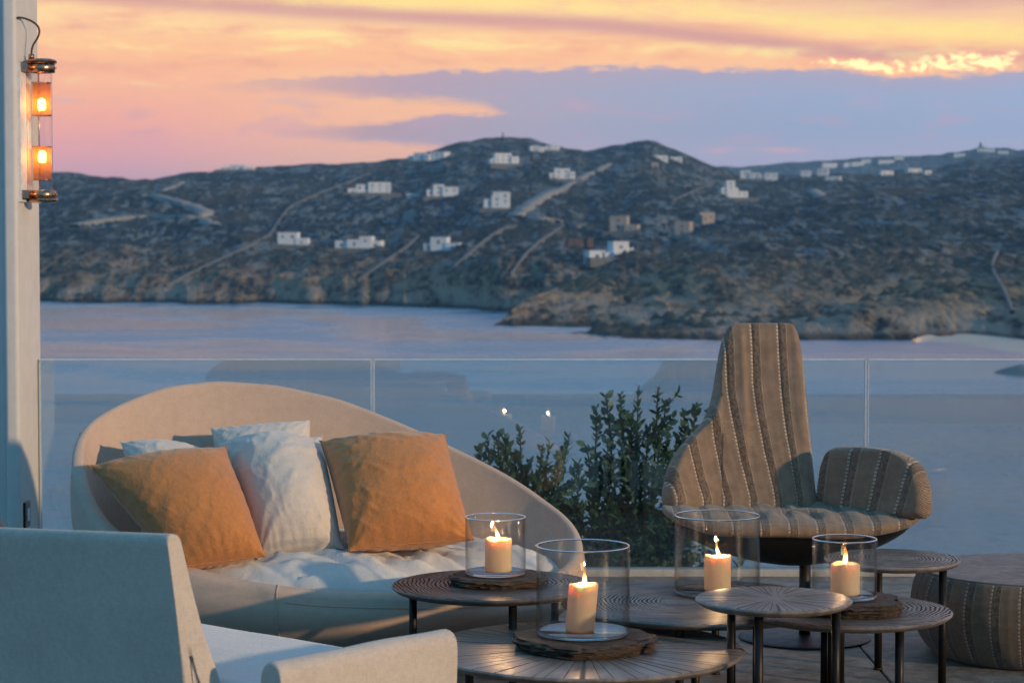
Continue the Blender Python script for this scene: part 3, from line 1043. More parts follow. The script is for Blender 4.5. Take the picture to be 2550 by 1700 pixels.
T3b = [(0, 0.3, 0.6), (0.28, 0.72, 1.0), (0.7, 1.0, 0.7)]
H = [
    (985, 371, 90, 21, [(0, .2, .6), (.18, .52, .9), (.5, .62, .7), (.6, 1, 1.0)], 'long white house high on the hill, just left of the summit', None, A),
    (1155, 378, 66, 25, [(0, .2, .5), (.15, .75, 1.0), (.72, 1, .7)], 'white house directly below the summit of the hill', None, A),
    (1232, 347, 32, 11, [(0, .6, 1), (.55, 1, .8)], 'tiny white house on the skyline, left one of the pair right of the summit', None, A),
    (1267, 347, 34, 13, [(0, .5, .8), (.45, 1, 1)], 'tiny white house on the skyline, right one of the pair right of the summit', None, A),
    (1290, 413, 58, 25, [(0, .25, .6), (.2, .8, 1.0), (.78, 1, .7)], 'white house just left of the upper road, below the skyline pair', None, A),
    (847, 445, 98, 25, [(0, .25, .45), (.2, .5, .8), (.48, 1, 1.0)], 'long low white house, leftmost of the row across the upper slope', None, A),
    (1016, 453, 72, 28, [(0, .25, .6), (.2, .55, 1.0), (.5, 1, .8)], 'white house in the middle of the upper slope beside a small shed', None, A),
    (947, 454, 26, 8, [(0, 1, 1)], 'tiny white shed left of the mid-slope white house', None, A),
    (1143, 480, 62, 38, [(0, .4, .55), (.35, .95, 1.0), (.3, .7, .8)], 'tall blocky white house left of the pale road', None, A),
    (674, 564, 70, 29, [(0, .65, 1.0), (.6, 1, .55)], 'leftmost white house on the lower slope', None, A),
    (825, 572, 106, 28, [(0, .3, .65), (.28, .6, .75), (.55, .82, 1.0), (.8, 1, .65)], 'wide white house on the lower slope with a raised block on its right', None, A),
    (1018, 578, 86, 32, [(0, .3, .55), (.2, .65, 1.0), (.62, 1, .6)], 'white house on the lower slope, rightmost of the low row', None, A),
    (1437, 534, 66, 37, [(0, .6, 1.0), (.55, 1, .45)], 'unpainted beige house above the terraced white house', M_hbeige, A),
    (1566, 548, 50, 38, [(0, .5, .45), (.3, 1, 1.0)], 'unpainted beige stepped house at the edge of the headland slope', M_hbeige, A),
    (1621, 516, 37, 27, [(0, 1, 1.0), (.1, .5, .8)], 'small square unpainted house, highest of the beige ones', M_hbeige, A),
    (1400, 594, 108, 38, [(0, .35, .45), (.33, .75, .35), (.5, .85, 1.0), (.8, 1, .6)], 'bright white house with low terraces at the foot of the slope', None, A),
    (1330, 566, 58, 20, [(0, .8, .7), (.75, 1, .9)], 'brown stone house with reddish roof beside the bright white house', M_hred, A),
    (1676, 456, 82, 40, [(0, .3, .35), (.22, .7, .6), (.35, .6, 1.0), (.65, 1, .4)], 'stepped white house like a little tower in the saddle of the hills', None, A),
    (1517, 369, 33, 11, [(0, 1, 1), (.2, .6, .8)], 'small white house on the right shoulder of the second peak', None, A),
    (1553, 371, 28, 10, [(0, 1, 1)], 'small white house lowest on the shoulder of the second peak', None, A),
    (1505, 386, 16, 12, [(0, 1, 1)], 'narrow pale hut below the houses of the second peak', M_hbeige, A),
    (545, 392, 78, 12, [(0, .35, .6), (.3, .75, 1.0), (.7, 1, .6)], 'pale blue-white building lying on the left skyline', None, A),
    (1725, 412, 46, 20, [(0, .5, 1.0), (.45, 1, .7)], 'pale block of buildings in the saddle, left half of the cluster', None, A),
    (1765, 416, 44, 18, [(0, .4, .8), (.35, 1, 1.0)], 'pale block of buildings in the saddle, right half of the cluster', None, A),
    (1853, 406, 22, 14, [(0, 1, 1.0)], 'small white house on the mid ridge, left of a dark clump', None, A),
    (1892, 404, 24, 16, [(0, 1, 1.0)], 'small white house on the mid ridge, with a low house in front', None, A),
    (1916, 416, 34, 10, [(0, 1, 1.0)], 'low white house in front of the small ones on the mid ridge', None, A),
    (2036, 402, 32, 9, [(0, 1, 1.0)], 'low pale house on the mid ridge, centre of the right side', None, A),
    (2100, 398, 34, 10, [(0, 1, 1.0), (.2, .5, .8)], 'pale house beside dark bushes on the right ridge', None, A),
    (2131, 402, 16, 10, [(0, 1, 1.0)], 'tiny cube house right of the dark bushes on the right ridge', None, A),
    (1905, 384, 34, 9, [(0, 1, 1.0)], 'pale building on the far blue ridge, leftmost', None, C3),
    (1960, 382, 46, 9, [(0, .4, .8), (.35, 1, 1.0)], 'wide pale building on the far blue ridge', None, C3),
    (2036, 376, 36, 8, [(0, 1, 1.0)], 'pale building on the far blue ridge, between the wide one and the mast', None, C3),
    (2066, 368, 20, 7, [(0, 1, 1.0)], 'tiny pale house on the far blue ridge, just left of where it dips', None, C3),
    (1990, 374, 22, 7, [(0, 1, 1.0)], 'tiny pale house on the far blue ridge, above the wide building', None, C3),
    (2205, 360, 26, 7, [(0, 1, 1.0)], 'small pale house on the far blue ridge, left below the tower stub', None, C3),
    (2305, 354, 24, 7, [(0, 1, 1.0)], 'small pale house on the far blue ridge, rightmost', None, C3),
    (2266, 350, 40, 9, [(0, 1, 1.0)], 'pale building on the top of the far blue ridge at right', None, C3),
]
for i, (px_, py_, w_, h_, bl, lab, mt, land) in enumerate(H):
    house(px_, py_, w_, h_, bl, lab, mt, land, yaw=R(((i * 37) % 40) - 20), windows=land is A)

# small mast on the summit and on the far ridge
for (px_, py_, land, lab, hgt) in ((1155, 322, A, 'short dark mast on the summit of the hill', 7), (2252, 342, C3, 'dark tower stub on the far blue ridge', 14)):
    g = land.ground(px_ * D2S, py_ * D2S)
    v, f = merge(tube([(g[0], g[1], g[2] - 2), (g[0], g[1], g[2] + hgt)], 0.7 if land is A else 3, 6), box(g[0], g[1], g[2] + 1, 4, 4, 3))
    tag(mesh('mast', v, f, M_black, loc=tuple(g), smooth=False), lab, 'mast')

# bushes scattered in dark clumps on the slopes
def far_bush_field():
    V, Fs = [], []
    rs = np.random.default_rng(5)
    base_v = []
    for i in range(6):
        a = i * math.pi / 3
        base_v.append((math.cos(a), math.sin(a), 0.0))
    base_v.append((0, 0, 1.0))
    for k_ in range(6):
        pass
    cnt = 0
    for land, n, xr in ((A, 2600, (-100, 2700)), (B, 1700, (1240, 2700))):
        for _ in range(n):
            i = int(np.searchsorted(land.px, rs.uniform(*xr)))
            j = int(rs.uniform(0.06, 0.98) * (land.P.shape[1] - 16))
            P = land.P[min(i, len(land.px) - 1), j]
            if vnoise(np.array(P[0] / 60.0), np.array(P[1] / 60.0)) < 0.45:
                continue
            r = rs.uniform(0.9, 2.6)
            o = len(V)
            for bx_, by_, bz_ in base_v:
                rr = r * rs.uniform(0.7, 1.3)
                V.append((P[0] + bx_ * rr * 1.2, P[1] + by_ * rr, P[2] - 0.4 + bz_ * r * 1.0))
            for q in range(6):
                Fs.append((o + q, o + (q + 1) % 6, o + 6))
    return V, Fs


v, f = far_bush_field()
tag(mesh('hillside_scrub', v, f, simple('scrub_green', (0.032, 0.045, 0.038), 0.95, scale=0.2, var=0.35), smooth=True),
    'dark low scrub dotted over the rocky hillsides', 'scrub', kind='stuff')

# ------------------------------------------------------------------ air
v, f = box(0, 3500, 60, 14000, 10000, 172)
M_haze, n_, out_ = new_mat('haze_air')
pv = n_.node('ShaderNodeVolumePrincipled')
pv.inputs['Color'].default_value = (0.42, 0.74, 1.0, 1)
pv.inputs['Density'].default_value = 0.00013
pv.inputs['Anisotropy'].default_value = 0.2
n_.l.new(pv.outputs[0], out_.inputs['Volume'])
tag(mesh('haze', v, f, M_haze, smooth=False), kind='stuff')

# ------------------------------------------------------------------ terrace
GY = 9.2                         # the glass stands here
fl = tag(mesh('terrace_floor', *box(0.2, 3.7, -0.21, 12.0, 11.6, 0.38), M_joint, smooth=False), kind='structure')
TX, TYs = 0.9, 0.9
cnt = 0
for i in range(-6, 6):
    for j in range(-8, 3):
        x0, y0 = 1.205 + i * TX, 7.78 + j * TYs
        x1, y1 = x0 + TX, min(y0 + TYs, 9.46)
        if x1 < -4.5 or x0 > 5 or y1 < 1.5 or y0 > 9.4:
            continue
        h_ = random.uniform(-0.0012, 0.0012)
        v, f = box((x0 + x1) / 2, (y0 + y1) / 2, -0.012 + h_, x1 - x0 - 0.006, y1 - y0 - 0.006, 0.024)
        o = bevel(mesh('tile', v, f, M_floor, fl, smooth=False), 0.0025, 1)
# slope below the terrace
X, Y = np.meshgrid(np.linspace(-40, 40, 60), np.concatenate([np.linspace(9.5, 16, 20), np.linspace(18, 90, 30)]), indexing='ij')
Z = -1.0 - (Y - 9.5) * 0.36 + (fbm(X / 3, Y / 3, 4) - 0.5) * 0.5
tag(mesh('slope_below_terrace', np.stack([X, Y, Z], -1), grid_faces(60, 50), M_hillB), kind='structure')

# glass balustrade: each panel a thing, standing in a shoe
jx = [-1.975, atY(928.5, 1100, GY)[0], atY(2157, 1100, GY)[0], atY(2157, 1100, GY)[0] + 2.12]
gt = atY(1275, 896, GY)[2]
labs = ['clear glass balustrade panel behind the sofa, from the column to the first joint',
        'clear glass balustrade panel between the two joints, behind shrubs and lounge chair',
        'clear glass balustrade panel at the right edge, behind the pouf']
for i in range(3):
    x0, x1 = jx[i] + 0.007, jx[i + 1] - 0.007
    root = thing('glass_panel', ((x0 + x1) / 2, GY, 0), labs[i], 'glass panel', 'glass balustrade panels')
    for nm, yy in (('pane', GY),):
        v, f = box((x0 + x1) / 2, yy, (gt + 0.012) / 2, x1 - x0, 0.017, gt - 0.012)
        mesh('pane', v, f, M_bal, root, smooth=False)
    v, f = box((x0 + x1) / 2, GY, gt + 0.0022, x1 - x0, 0.015, 0.0044)
    mesh('top_edge', v, f, M_steel, root, smooth=False)
    for sx in (x0 + 0.0015, x1 - 0.0015):
        v, f = box(sx + (-0.002 if sx < (x0 + x1) / 2 else 0.002), GY, gt / 2 + 0.01, 0.003, 0.019, gt - 0.02)
        mesh('side_edge', v, f, M_steel, root, smooth=False)
v, f = box(1.0, GY, 0.016, 9.0, 0.07, 0.032)
tag(bevel(mesh('balustrade_shoe', v, f, M_concrete, smooth=False, loc=(1.0, GY, 0)), 0.004), 'pale low channel along the terrace edge holding the glass panels', 'kerb')

# ------------------------------------------------------------------ column with lamp
cxl, cxr = -2.036, -1.979
root = thing('column', ((cxl + cxr) / 2, 9.06, 0), 'white plastered wall end at the left edge, carrying the lit lamp', 'column')
plan = []
hw, hd = (cxr - cxl) / 2, 0.21
for (sx, sy, a0) in ((1, -1, -90), (1, 1, 0), (-1, 1, 90), (-1, -1, 180)):
    for a in np.linspace(a0, a0 + 90, 10):
        rr_ = 0.016
        plan.append(((cxl + cxr) / 2 + sx * (hw - rr_) + rr_ * math.cos(R(a)), 9.06 + sy * (hd - rr_) + rr_ * math.sin(R(a))))
zz = np.linspace(0, 4.2, 30)
V = np.array([[(p[0], p[1], z) for z in zz] for p in plan])
mesh('shaft', V, grid_faces(len(plan), 30, wrap_u=True), M_render, root)
mesh('return', *box(-2.34, 9.06, 2.1, 0.60, 0.36, 4.2), M_render, root, smooth=False)
sc_ = atY(57, 1280, 8.94)
root2 = thing('power_socket', (cxr, 8.95, sc_[2]), 'small black wall socket low on the white column', 'socket')
bevel(mesh('plate', *box(cxr + 0.005, 8.945, sc_[2], 0.010, 0.09, 0.105), M_socket, root2, smooth=False), 0.003)
bevel(mesh('insert', *box(cxr + 0.011, 8.945, sc_[2] - 0.002, 0.005, 0.035, 0.05), M_steel, root2, smooth=False), 0.001)

LY = 9.0
def lz(y): return atY(104, y, LY)[2]
lc = atY(104.5, 330, LY)
lx = lc[0]
lamp = thing('wall_lamp', (lx, LY, lz(500)), 'brass and glass tube wall lamp lit with two amber bulbs on the column', 'wall lamp')
tr_ = 0.0425
# back plate, channel fixed to the column
mesh('back_plate', *box(cxr + 0.006, 8.925, (lz(505) + lz(160)) / 2, 0.012, 0.11, lz(165) - lz(508)), M_rail, lamp, smooth=False)
mesh('reflector_strip', *box(cxr + 0.009, 9.03, (lz(182) + lz(474)) / 2, 0.006, 0.07, lz(182) - lz(474)), M_rail, lamp, smooth=False)
for nm, y0, y1, capy in (('top_collar', 159, 182, 153), ('bottom_collar', 474, 496, 500)):
    za, zb = lz(y1), lz(y0)
    v, f = lathe([(tr_ + 0.001, za), (tr_ + 0.012, za + 0.001), (tr_ + 0.012, zb - 0.001), (tr_ + 0.001, zb)], lx, LY, 48)
    mesh(nm, v, f, M_brass, lamp)
    zc = lz(capy)
    s_ = 1 if nm == 'top_collar' else -1
    v, f = lathe([(0.0001, zc + s_ * 0.010), (0.045, zc + s_ * 0.009), (0.060, zc + s_ * 0.004), (0.063, zc - s_ * 0.002), (0.060, zc - s_ * 0.008), (0.0001, zc - s_ * 0.009)], lx, LY, 48)
    mesh('end_cap', v, f, M_brass, lamp, sharp=40)
    mesh('bracket', *box((cxr + 0.004 + lx - 0.03) / 2, 8.945, (za + zb) / 2, lx - 0.03 - cxr - 0.004, 0.13, (zb - za) * 0.9), M_brass, lamp, smooth=False)
    v, f = tube([(lx + tr_ + 0.010, LY - 0.01, (za + zb) / 2), (lx + tr_ + 0.020, LY - 0.01, (za + zb) / 2)], 0.005, 10)
    mesh('screw', v, f, M_brass, lamp)
v, f = lathe([(tr_, lz(478)), (tr_, lz(176))], lx, LY, 64)
M_tube = thin_glass('lamp_tube_glass', (0.97, 0.96, 0.95), (0.35, 0.30, 0.27), 0.08)
mesh('glass_tube', v, f, M_tube, lamp)


def amber():
    m, n, out = new_mat('amber_ribbed_glass')
    c = coord(n)
    x, y, z = n.sep(c)
    ang = n.m('ARCTAN2', y, x)
    rib = n.m('SINE', ang * 44.0)
    tr = n.node('ShaderNodeBsdfTransparent')
    n.set(tr.inputs[0], n.mix(n.sstep(rib, -1.0, 1.0), (0.80, 0.34, 0.08, 1), (0.95, 0.55, 0.18, 1)))
    tl = n.node('ShaderNodeBsdfTranslucent')
    n.set(tl.inputs[0], (0.75, 0.30, 0.06, 1))
    df = n.node('ShaderNodeBsdfPrincipled')
    df.inputs['Base Color'].default_value = (0.35, 0.13, 0.035, 1)
    df.inputs['Roughness'].default_value = 0.25
    a = n.node('ShaderNodeMixShader')
    a.inputs[0].default_value = 0.5
    n.l.new(tl.outputs[0], a.inputs[1])
    n.l.new(df.outputs[0], a.inputs[2])
    b = n.node('ShaderNodeMixShader')
    b.inputs[0].default_value = 0.38
    n.l.new(tr.outputs[0], b.inputs[1])
    n.l.new(a.outputs[0], b.inputs[2])
    n.l.new(b.outputs[0], out.inputs[0])
    return m


M_amber = amber()
M_bulb = emis('bulb_filament', (1.0, 0.70, 0.32, 1), 38.0)
for (ya, yb, yc) in ((207, 288, 262), (366, 448, 392)):
    v, f = lathe([(tr_ - 0.006, lz(yb)), (tr_ - 0.006, lz(ya))], lx, LY, 64)
    sh = mesh('amber_sleeve', v, f, M_amber, lamp)
    v, f = lathe([(0.0001, lz(yc + 14)), (0.010, lz(yc + 13)), (0.0155, lz(yc + 8)), (0.0155, lz(yc - 10)), (0.008, lz(yc - 16)), (0.0001, lz(yc - 17))], lx, LY, 24)
    mesh('bulb', v, f, M_bulb, lamp)
    for yy in (ya, yb):
        v, f = lathe([(tr_ - 0.008, lz(yy) - 0.002), (tr_ - 0.002, lz(yy) - 0.002), (tr_ - 0.002, lz(yy) + 0.002), (tr_ - 0.008, lz(yy) + 0.002)], lx, LY, 48)
        mesh('sleeve_ring', v, f, M_brass, lamp)
    ld = bpy.data.lights.new('bulb_light', 'POINT')
    ld.energy = 0.7
    ld.color = (1, 0.58, 0.26)
    ld.shadow_soft_size = 0.03
    lo = bpy.data.objects.new('bulb_light', ld)
    lo.location = (0, -0.0, lz(yc) - lz(500))
    lo.parent = lamp
    col.objects.link(lo)
v, f = tube([(lx - 0.012, LY, lz(470)), (lx - 0.012, LY, lz(180))], 0.003, 8)
mesh('inner_rod', v, f, M_brass, lamp)
cab = spline([atY(45, 44, 8.86), atY(60, 46, 8.93), atY(80, 54, 8.97), atY(94, 66, LY), atY(98, 80, LY), atY(93, 96, LY), atY(83, 112, LY), atY(79, 126, LY), atY(78, 140, LY)], 50)
v, f = tube(cab, 0.0042, 10)
mesh('cable', v, f, M_cable, lamp)
g_ = atY(78, 143, LY)
v, f = tube([g_ + np.array([0, 0, -0.008]), g_ + np.array([0, 0, 0.012])], 0.012, 12)
mesh('cable_gland', v, f, M_brass, lamp)


# ------------------------------------------------------------------ sofa
scx, scy, sa, sb = -0.63, 7.55, 0.875, 0.52
rim_px = {0: 1360, 15: 1300, 30: 1247, 60: 1119, 75: 1052, 90: 992, 105: 958, 120: 947, 135: 962, 150: 1003, 165: 1047, 180: 1108, 195: 1200, 210: 1292, 225: 1363, 240: 1412,
          255: 1450, 270: 1472, 285: 1478, 300: 1478, 315: 1468, 330: 1446, 345: 1408}
def rimxy(th): return scx + sa * np.cos(th), scy + sb * np.sin(th)
ths, zs_ = [], []
for dg, py in sorted(rim_px.items()):
    x_, y_ = rimxy(R(dg))
    ths.append(dg)
    zs_.append(atY(0, py, y_)[2])
ths = np.array(ths, float); zs_ = np.array(zs_)
def rimz(th):
    d = np.degrees(th) % 360
    # periodic smooth interpolation
    tx = np.concatenate([ths - 360, ths, ths + 360]); tz = np.tile(zs_, 3)
    fine = np.linspace(-40, 400, 881)
    vals = np.interp(fine, tx, tz)
    kk = np.exp(-np.linspace(-2.2, 2.2, 31) ** 2); kk /= kk.sum()
    vals = np.convolve(np.pad(vals, 15, 'edge'), kk, 'valid')
    return np.interp(d, fine, vals)


sofa = thing('shell_sofa', (scx, scy, 0), 'beige egg-shaped shell sofa with sweeping rim behind the round tables', 'sofa')
NTH = 220
th = np.linspace(0, 2 * np.pi, NTH, endpoint=False)
rz_ = rimz(th)
prof = []                         # (offset inward, drop fraction) built per angle
rows = []
TH = 0.020 + 0.028 * np.clip(-np.sin(th) * 1.3 + 0.2, 0, 1)                        # half thickness of the rim roll
rx, ry_ = rimxy(th)
nxn, nyn = np.cos(th) / sa, np.sin(th) / sb
nl = np.hypot(nxn, nyn)
nxn, nyn = nxn / nl, nyn / nl     # outward normal in plan
def ring(off, z):
    return np.stack([rx + nxn * off, ry_ + nyn * off, z], -1)
RH = TH * 0.7
# outer skin from floor up
zfloor = 0.035
for q in np.linspace(0, 1, 16):
    taper = -0.17 * (1 - q) ** 1.6 + 0.030 * np.sin(q * math.pi)
    # narrower foot on the right
    tr2 = taper * (1 + 0.5 * np.clip(np.cos(th), 0, 1))
    rows.append(ring(tr2, zfloor + (rz_ - RH - 0.012 - zfloor) * q))
for a in np.linspace(0, 180, 11)[1:]:
    rows.append(ring(-TH * 0.75 + TH * 0.75 * math.cos(R(a)), rz_ - RH + RH * math.sin(R(a))))
n_out = 16
inner_floor = 0.20
for q in np.linspace(0, 1, 16)[1:]:
    dep_ = (rz_ - RH) + (inner_floor - (rz_ - RH)) * q
    rows.append(ring(-TH * 1.5 - 0.13 * q ** 1.3 * np.clip((rz_ - 0.2) / 0.4, 0.25, 1), dep_))
Rw = np.stack(rows, 1)           # NTH x rows x 3
mesh('shell', Rw, grid_faces(NTH, Rw.shape[1], wrap_u=True), M_sofa, sofa)
# inner platform
last = Rw[:, -1]
ctr = np.array([[scx, scy, inner_floor]])
mesh('inner_deck', np.vstack([last, ctr]), [(i, (i + 1) % NTH, NTH) for i in range(NTH)], M_sofa, sofa)
# seams
def seam(name, deg, rng_, r=0.0030):
    i = int(round(deg / 360 * NTH)) % NTH
    P = Rw[i, rng_[0]:rng_[1]] + np.array([nxn[i], nyn[i], 0]) * 0.001
    v, f = tube(P, r, 6)
    mesh(name, v, f, M_sofa_seam, sofa)
seam('seam', 262, (0, 26))
seam('seam', 66, (14, 38))
seam('seam', 172, (0, 30))
seam('seam', 340, (0, 30))
# stitched line below the rim roll along the front
idx = [i for i in range(NTH) if 262 <= th[i] * 180 / math.pi <= 350]
P = Rw[idx, 15] + np.stack([nxn[idx], nyn[idx], 0 * nxn[idx]], -1) * 0.0015
v, f = tube(P, 0.0016, 6)
mesh('piping', v, f, M_sofa_seam, sofa)
v, f = lathe([(0.0001, 0.0), (0.5, 0.0), (0.5, 0.034)], 0, 0, 64)
v = v * np.array([1.25, 0.62, 1]) + np.array([scx, scy, 0])
mesh('foot_plinth', v, f, M_black, sofa)

# seat cushion, wrinkled
nr2, nt2 = 150, 300
rr_ = np.linspace(0, 1, nr2)
tt_ = np.linspace(0, 2 * np.pi, nt2, endpoint=False)
RR, TT2 = np.meshgrid(rr_, tt_, indexing='ij')
ex, ey = 0.785, 0.445
CXs, CYs = scx + 0.015, scy - 0.01
Xc = CXs + ex * RR * np.cos(TT2)
Yc = CYs + ey * RR * np.sin(TT2)
rimloc = rimz(np.arctan2((Yc - scy) / sb, (Xc - scx) / sa))
frontz = 0.262
edge_drop = (1 - np.clip(RR, 0, 1) ** 5)
topz = 0.335 + 0.028 * (1 - ((Xc - CXs) / ex) ** 2) - 0.03 * np.clip(-(Yc - CYs) / ey, 0, 1) ** 2 + 0.01
Zc = (topz - 0.09) + 0.09 * np.sqrt(np.clip(edge_drop, 0, 1))
# folds: creases fanning in from the front seam and running across
ux, uy = (Xc - CXs), (Yc - CYs)
wx = ux + 0.10 * (fbm(ux * 5 + 3, uy * 5, 3) - 0.5)
wy = uy + 0.10 * (fbm(ux * 5 + 9, uy * 5 + 4, 3) - 0.5)
def soft_fold(rotd, fa, fb, ox):
    r_ = R(rotd)
    a_ = wx * math.cos(r_) + wy * math.sin(r_)
    b_ = -wx * math.sin(r_) + wy * math.cos(r_)
    v_ = fbm(a_ * fa + ox, b_ * fb + ox * 0.7, 2, 0.45)
    t_ = np.abs(2 * v_ - 1)
    return 1 - np.sqrt(t_ * t_ + 0.006) * 2.0
fr_ = np.clip((0.30 - uy) / 0.45, 0, 1)
f1_ = soft_fold(-28, 2.4, 13, 3.0)
f2_ = soft_fold(-8, 3.0, 20, 31.0)
f3_ = soft_fold(35, 3.5, 12, 57.0)
amp = (0.4 + 0.6 * fr_) * (0.35 + 0.65 * np.clip((1 - RR) * 8, 0, 1))
Zc = Zc + amp * (0.026 * f1_ + 0.019 * f2_ + 0.010 * f3_ - 0.019)
# puckers along the seam
Zc += 0.0035 * np.sin(TT2 * 150 + 3 * np.sin(TT2 * 13)) * np.clip((RR - 0.86) * 12, 0, 1) * np.clip((1.0 - RR) * 20, 0.2, 1)
Vt = np.stack([Xc, Yc, Zc], -1)
skirt = Vt[-1].copy(); skirt[:, 2] -= 0.05; skirt[:, 0] = CXs + (skirt[:, 0] - CXs) * 0.985
V = np.concatenate([Vt, skirt[None]], 0)
seatc = thing('seat_cushion', (CXs, CYs, 0.25), 'thin crumpled pale cotton seat cushion lying inside the shell sofa', 'cushion')
mesh('cover', V, grid_faces(nr2 + 1, nt2, wrap_v=True, flip=True), M_seat, seatc)
ti = np.array([i for i in range(nt2) if 225 < np.degrees(tt_[i]) < 345])
Pp = V[-2, ti].copy()
Pp[:, 2] += 0.000
v, f = tube(Pp, 0.004, 8)
mesh('edge_piping', v, f, M_seat, seatc)


# ------------------------------------------------------------------ pillows: an inflated cloth, solved here
def sim_pillow(n=56, iters=260, pressure=1.0, slack=1.06, seed=1):
    rs = np.random.default_rng(seed)
    g = np.linspace(-1, 1, n)
    X, Y = np.meshgrid(g, g, indexing='ij')
    h = g[1] - g[0]
    bulge = 0.12 * (1 - X ** 2) * (1 - Y ** 2)
    sheets = []
    for sgn in (1, -1):
        P = np.stack([X, Y, sgn * bulge + sgn * 0.006 * rs.standard_normal(X.shape) * (1 - X ** 2)], -1)
        sheets.append(P)
    Pv = [np.zeros_like(sheets[0]) for _ in range(2)]
    # uneven slack in the cloth makes the creases
    sl = slack + 0.05 * (fbm(X * 3 + seed * 5, Y * 3, 3) - 0.5)
    Lx = h * (sl[1:, :] + sl[:-1, :]) / 2
    Ly = h * (sl[:, 1:] + sl[:, :-1]) / 2
    # the seam itself is shorter than the cloth
    for e in (0, -1):
        Lx[:, e] = h * 1.0
        Ly[e, :] = h * 1.0
    Ld = h * math.sqrt(2) * (sl[1:, 1:] + sl[:-1, :-1]) / 2

    def con(P, sa_, sb_, L, w=0.5):
        d = P[sb_] - P[sa_]
        l = np.linalg.norm(d, axis=-1, keepdims=True) + 1e-9
        c_ = (l - L[..., None]) / l * 0.5 * w * 2 * 0.5
        P[sa_] += d * c_
        P[sb_] -= d * c_

    dt = 1.0
    for it in range(iters):
        for k_ in range(2):
            P = sheets[k_]
            # face normals for pressure
            du = np.zeros_like(P); dv = np.zeros_like(P)
            du[1:-1] = P[2:] - P[:-2]; dv[:, 1:-1] = P[:, 2:] - P[:, :-2]
            N = np.cross(du, dv) * (1 if k_ == 0 else -1)
            N /= (np.linalg.norm(N, axis=-1, keepdims=True) + 1e-9)
            vol = np.mean(np.clip(sheets[0][..., 2] - sheets[1][..., 2], 0, None))
            pr = pressure * 0.004 * np.clip(0.42 / max(vol, 0.02), 0.2, 2.2)
            Pv[k_] = Pv[k_] * 0.90 + N * pr * 0.5
            P += Pv[k_]
        for rep in range(5):
            for k_ in range(2):
                P = sheets[k_]
                for s0 in (0, 1):
                    a = slice(s0, n - 1, 2); b = slice(s0 + 1, n, 2)
                    con(P, (a, slice(None)), (b, slice(None)), Lx[s0::2, :], 1.0)
                    con(P, (slice(None), a), (slice(None), b), Ly[:, s0::2], 1.0)
                    if rep == 0:
                        con(P, (a, slice(0, -1)), (b, slice(1, None)), Ld[s0::2, :], 0.25)
                        con(P, (a, slice(1, None)), (b, slice(0, -1)), Ld[s0::2, :], 0.25)
            # shared seam
            A0, B0 = sheets
            for sl_ in ((0, slice(None)), (-1, slice(None)), (slice(None), 0), (slice(None), -1)):
                mm = (A0[sl_] + B0[sl_]) / 2
                A0[sl_] = mm; B0[sl_] = mm
    A0, B0 = sheets
    # light smoothing
    for P in (A0, B0):
        for _ in range(4):
            P[1:-1, 1:-1] = 0.6 * P[1:-1, 1:-1] + 0.1 * (P[2:, 1:-1] + P[:-2, 1:-1] + P[1:-1, 2:] + P[1:-1, :-2])
    s = np.mean([abs(A0[0, 0, 0]), abs(A0[-1, -1, 0]), abs(A0[0, 0, 1]), abs(A0[-1, -1, 1])])
    return A0 / s, B0 / s


PIL = [sim_pillow(56, 240, 1.0, 1.06, 1), sim_pillow(56, 240, 0.8, 1.09, 2), sim_pillow(56, 240, 1.1, 1.05, 3)]


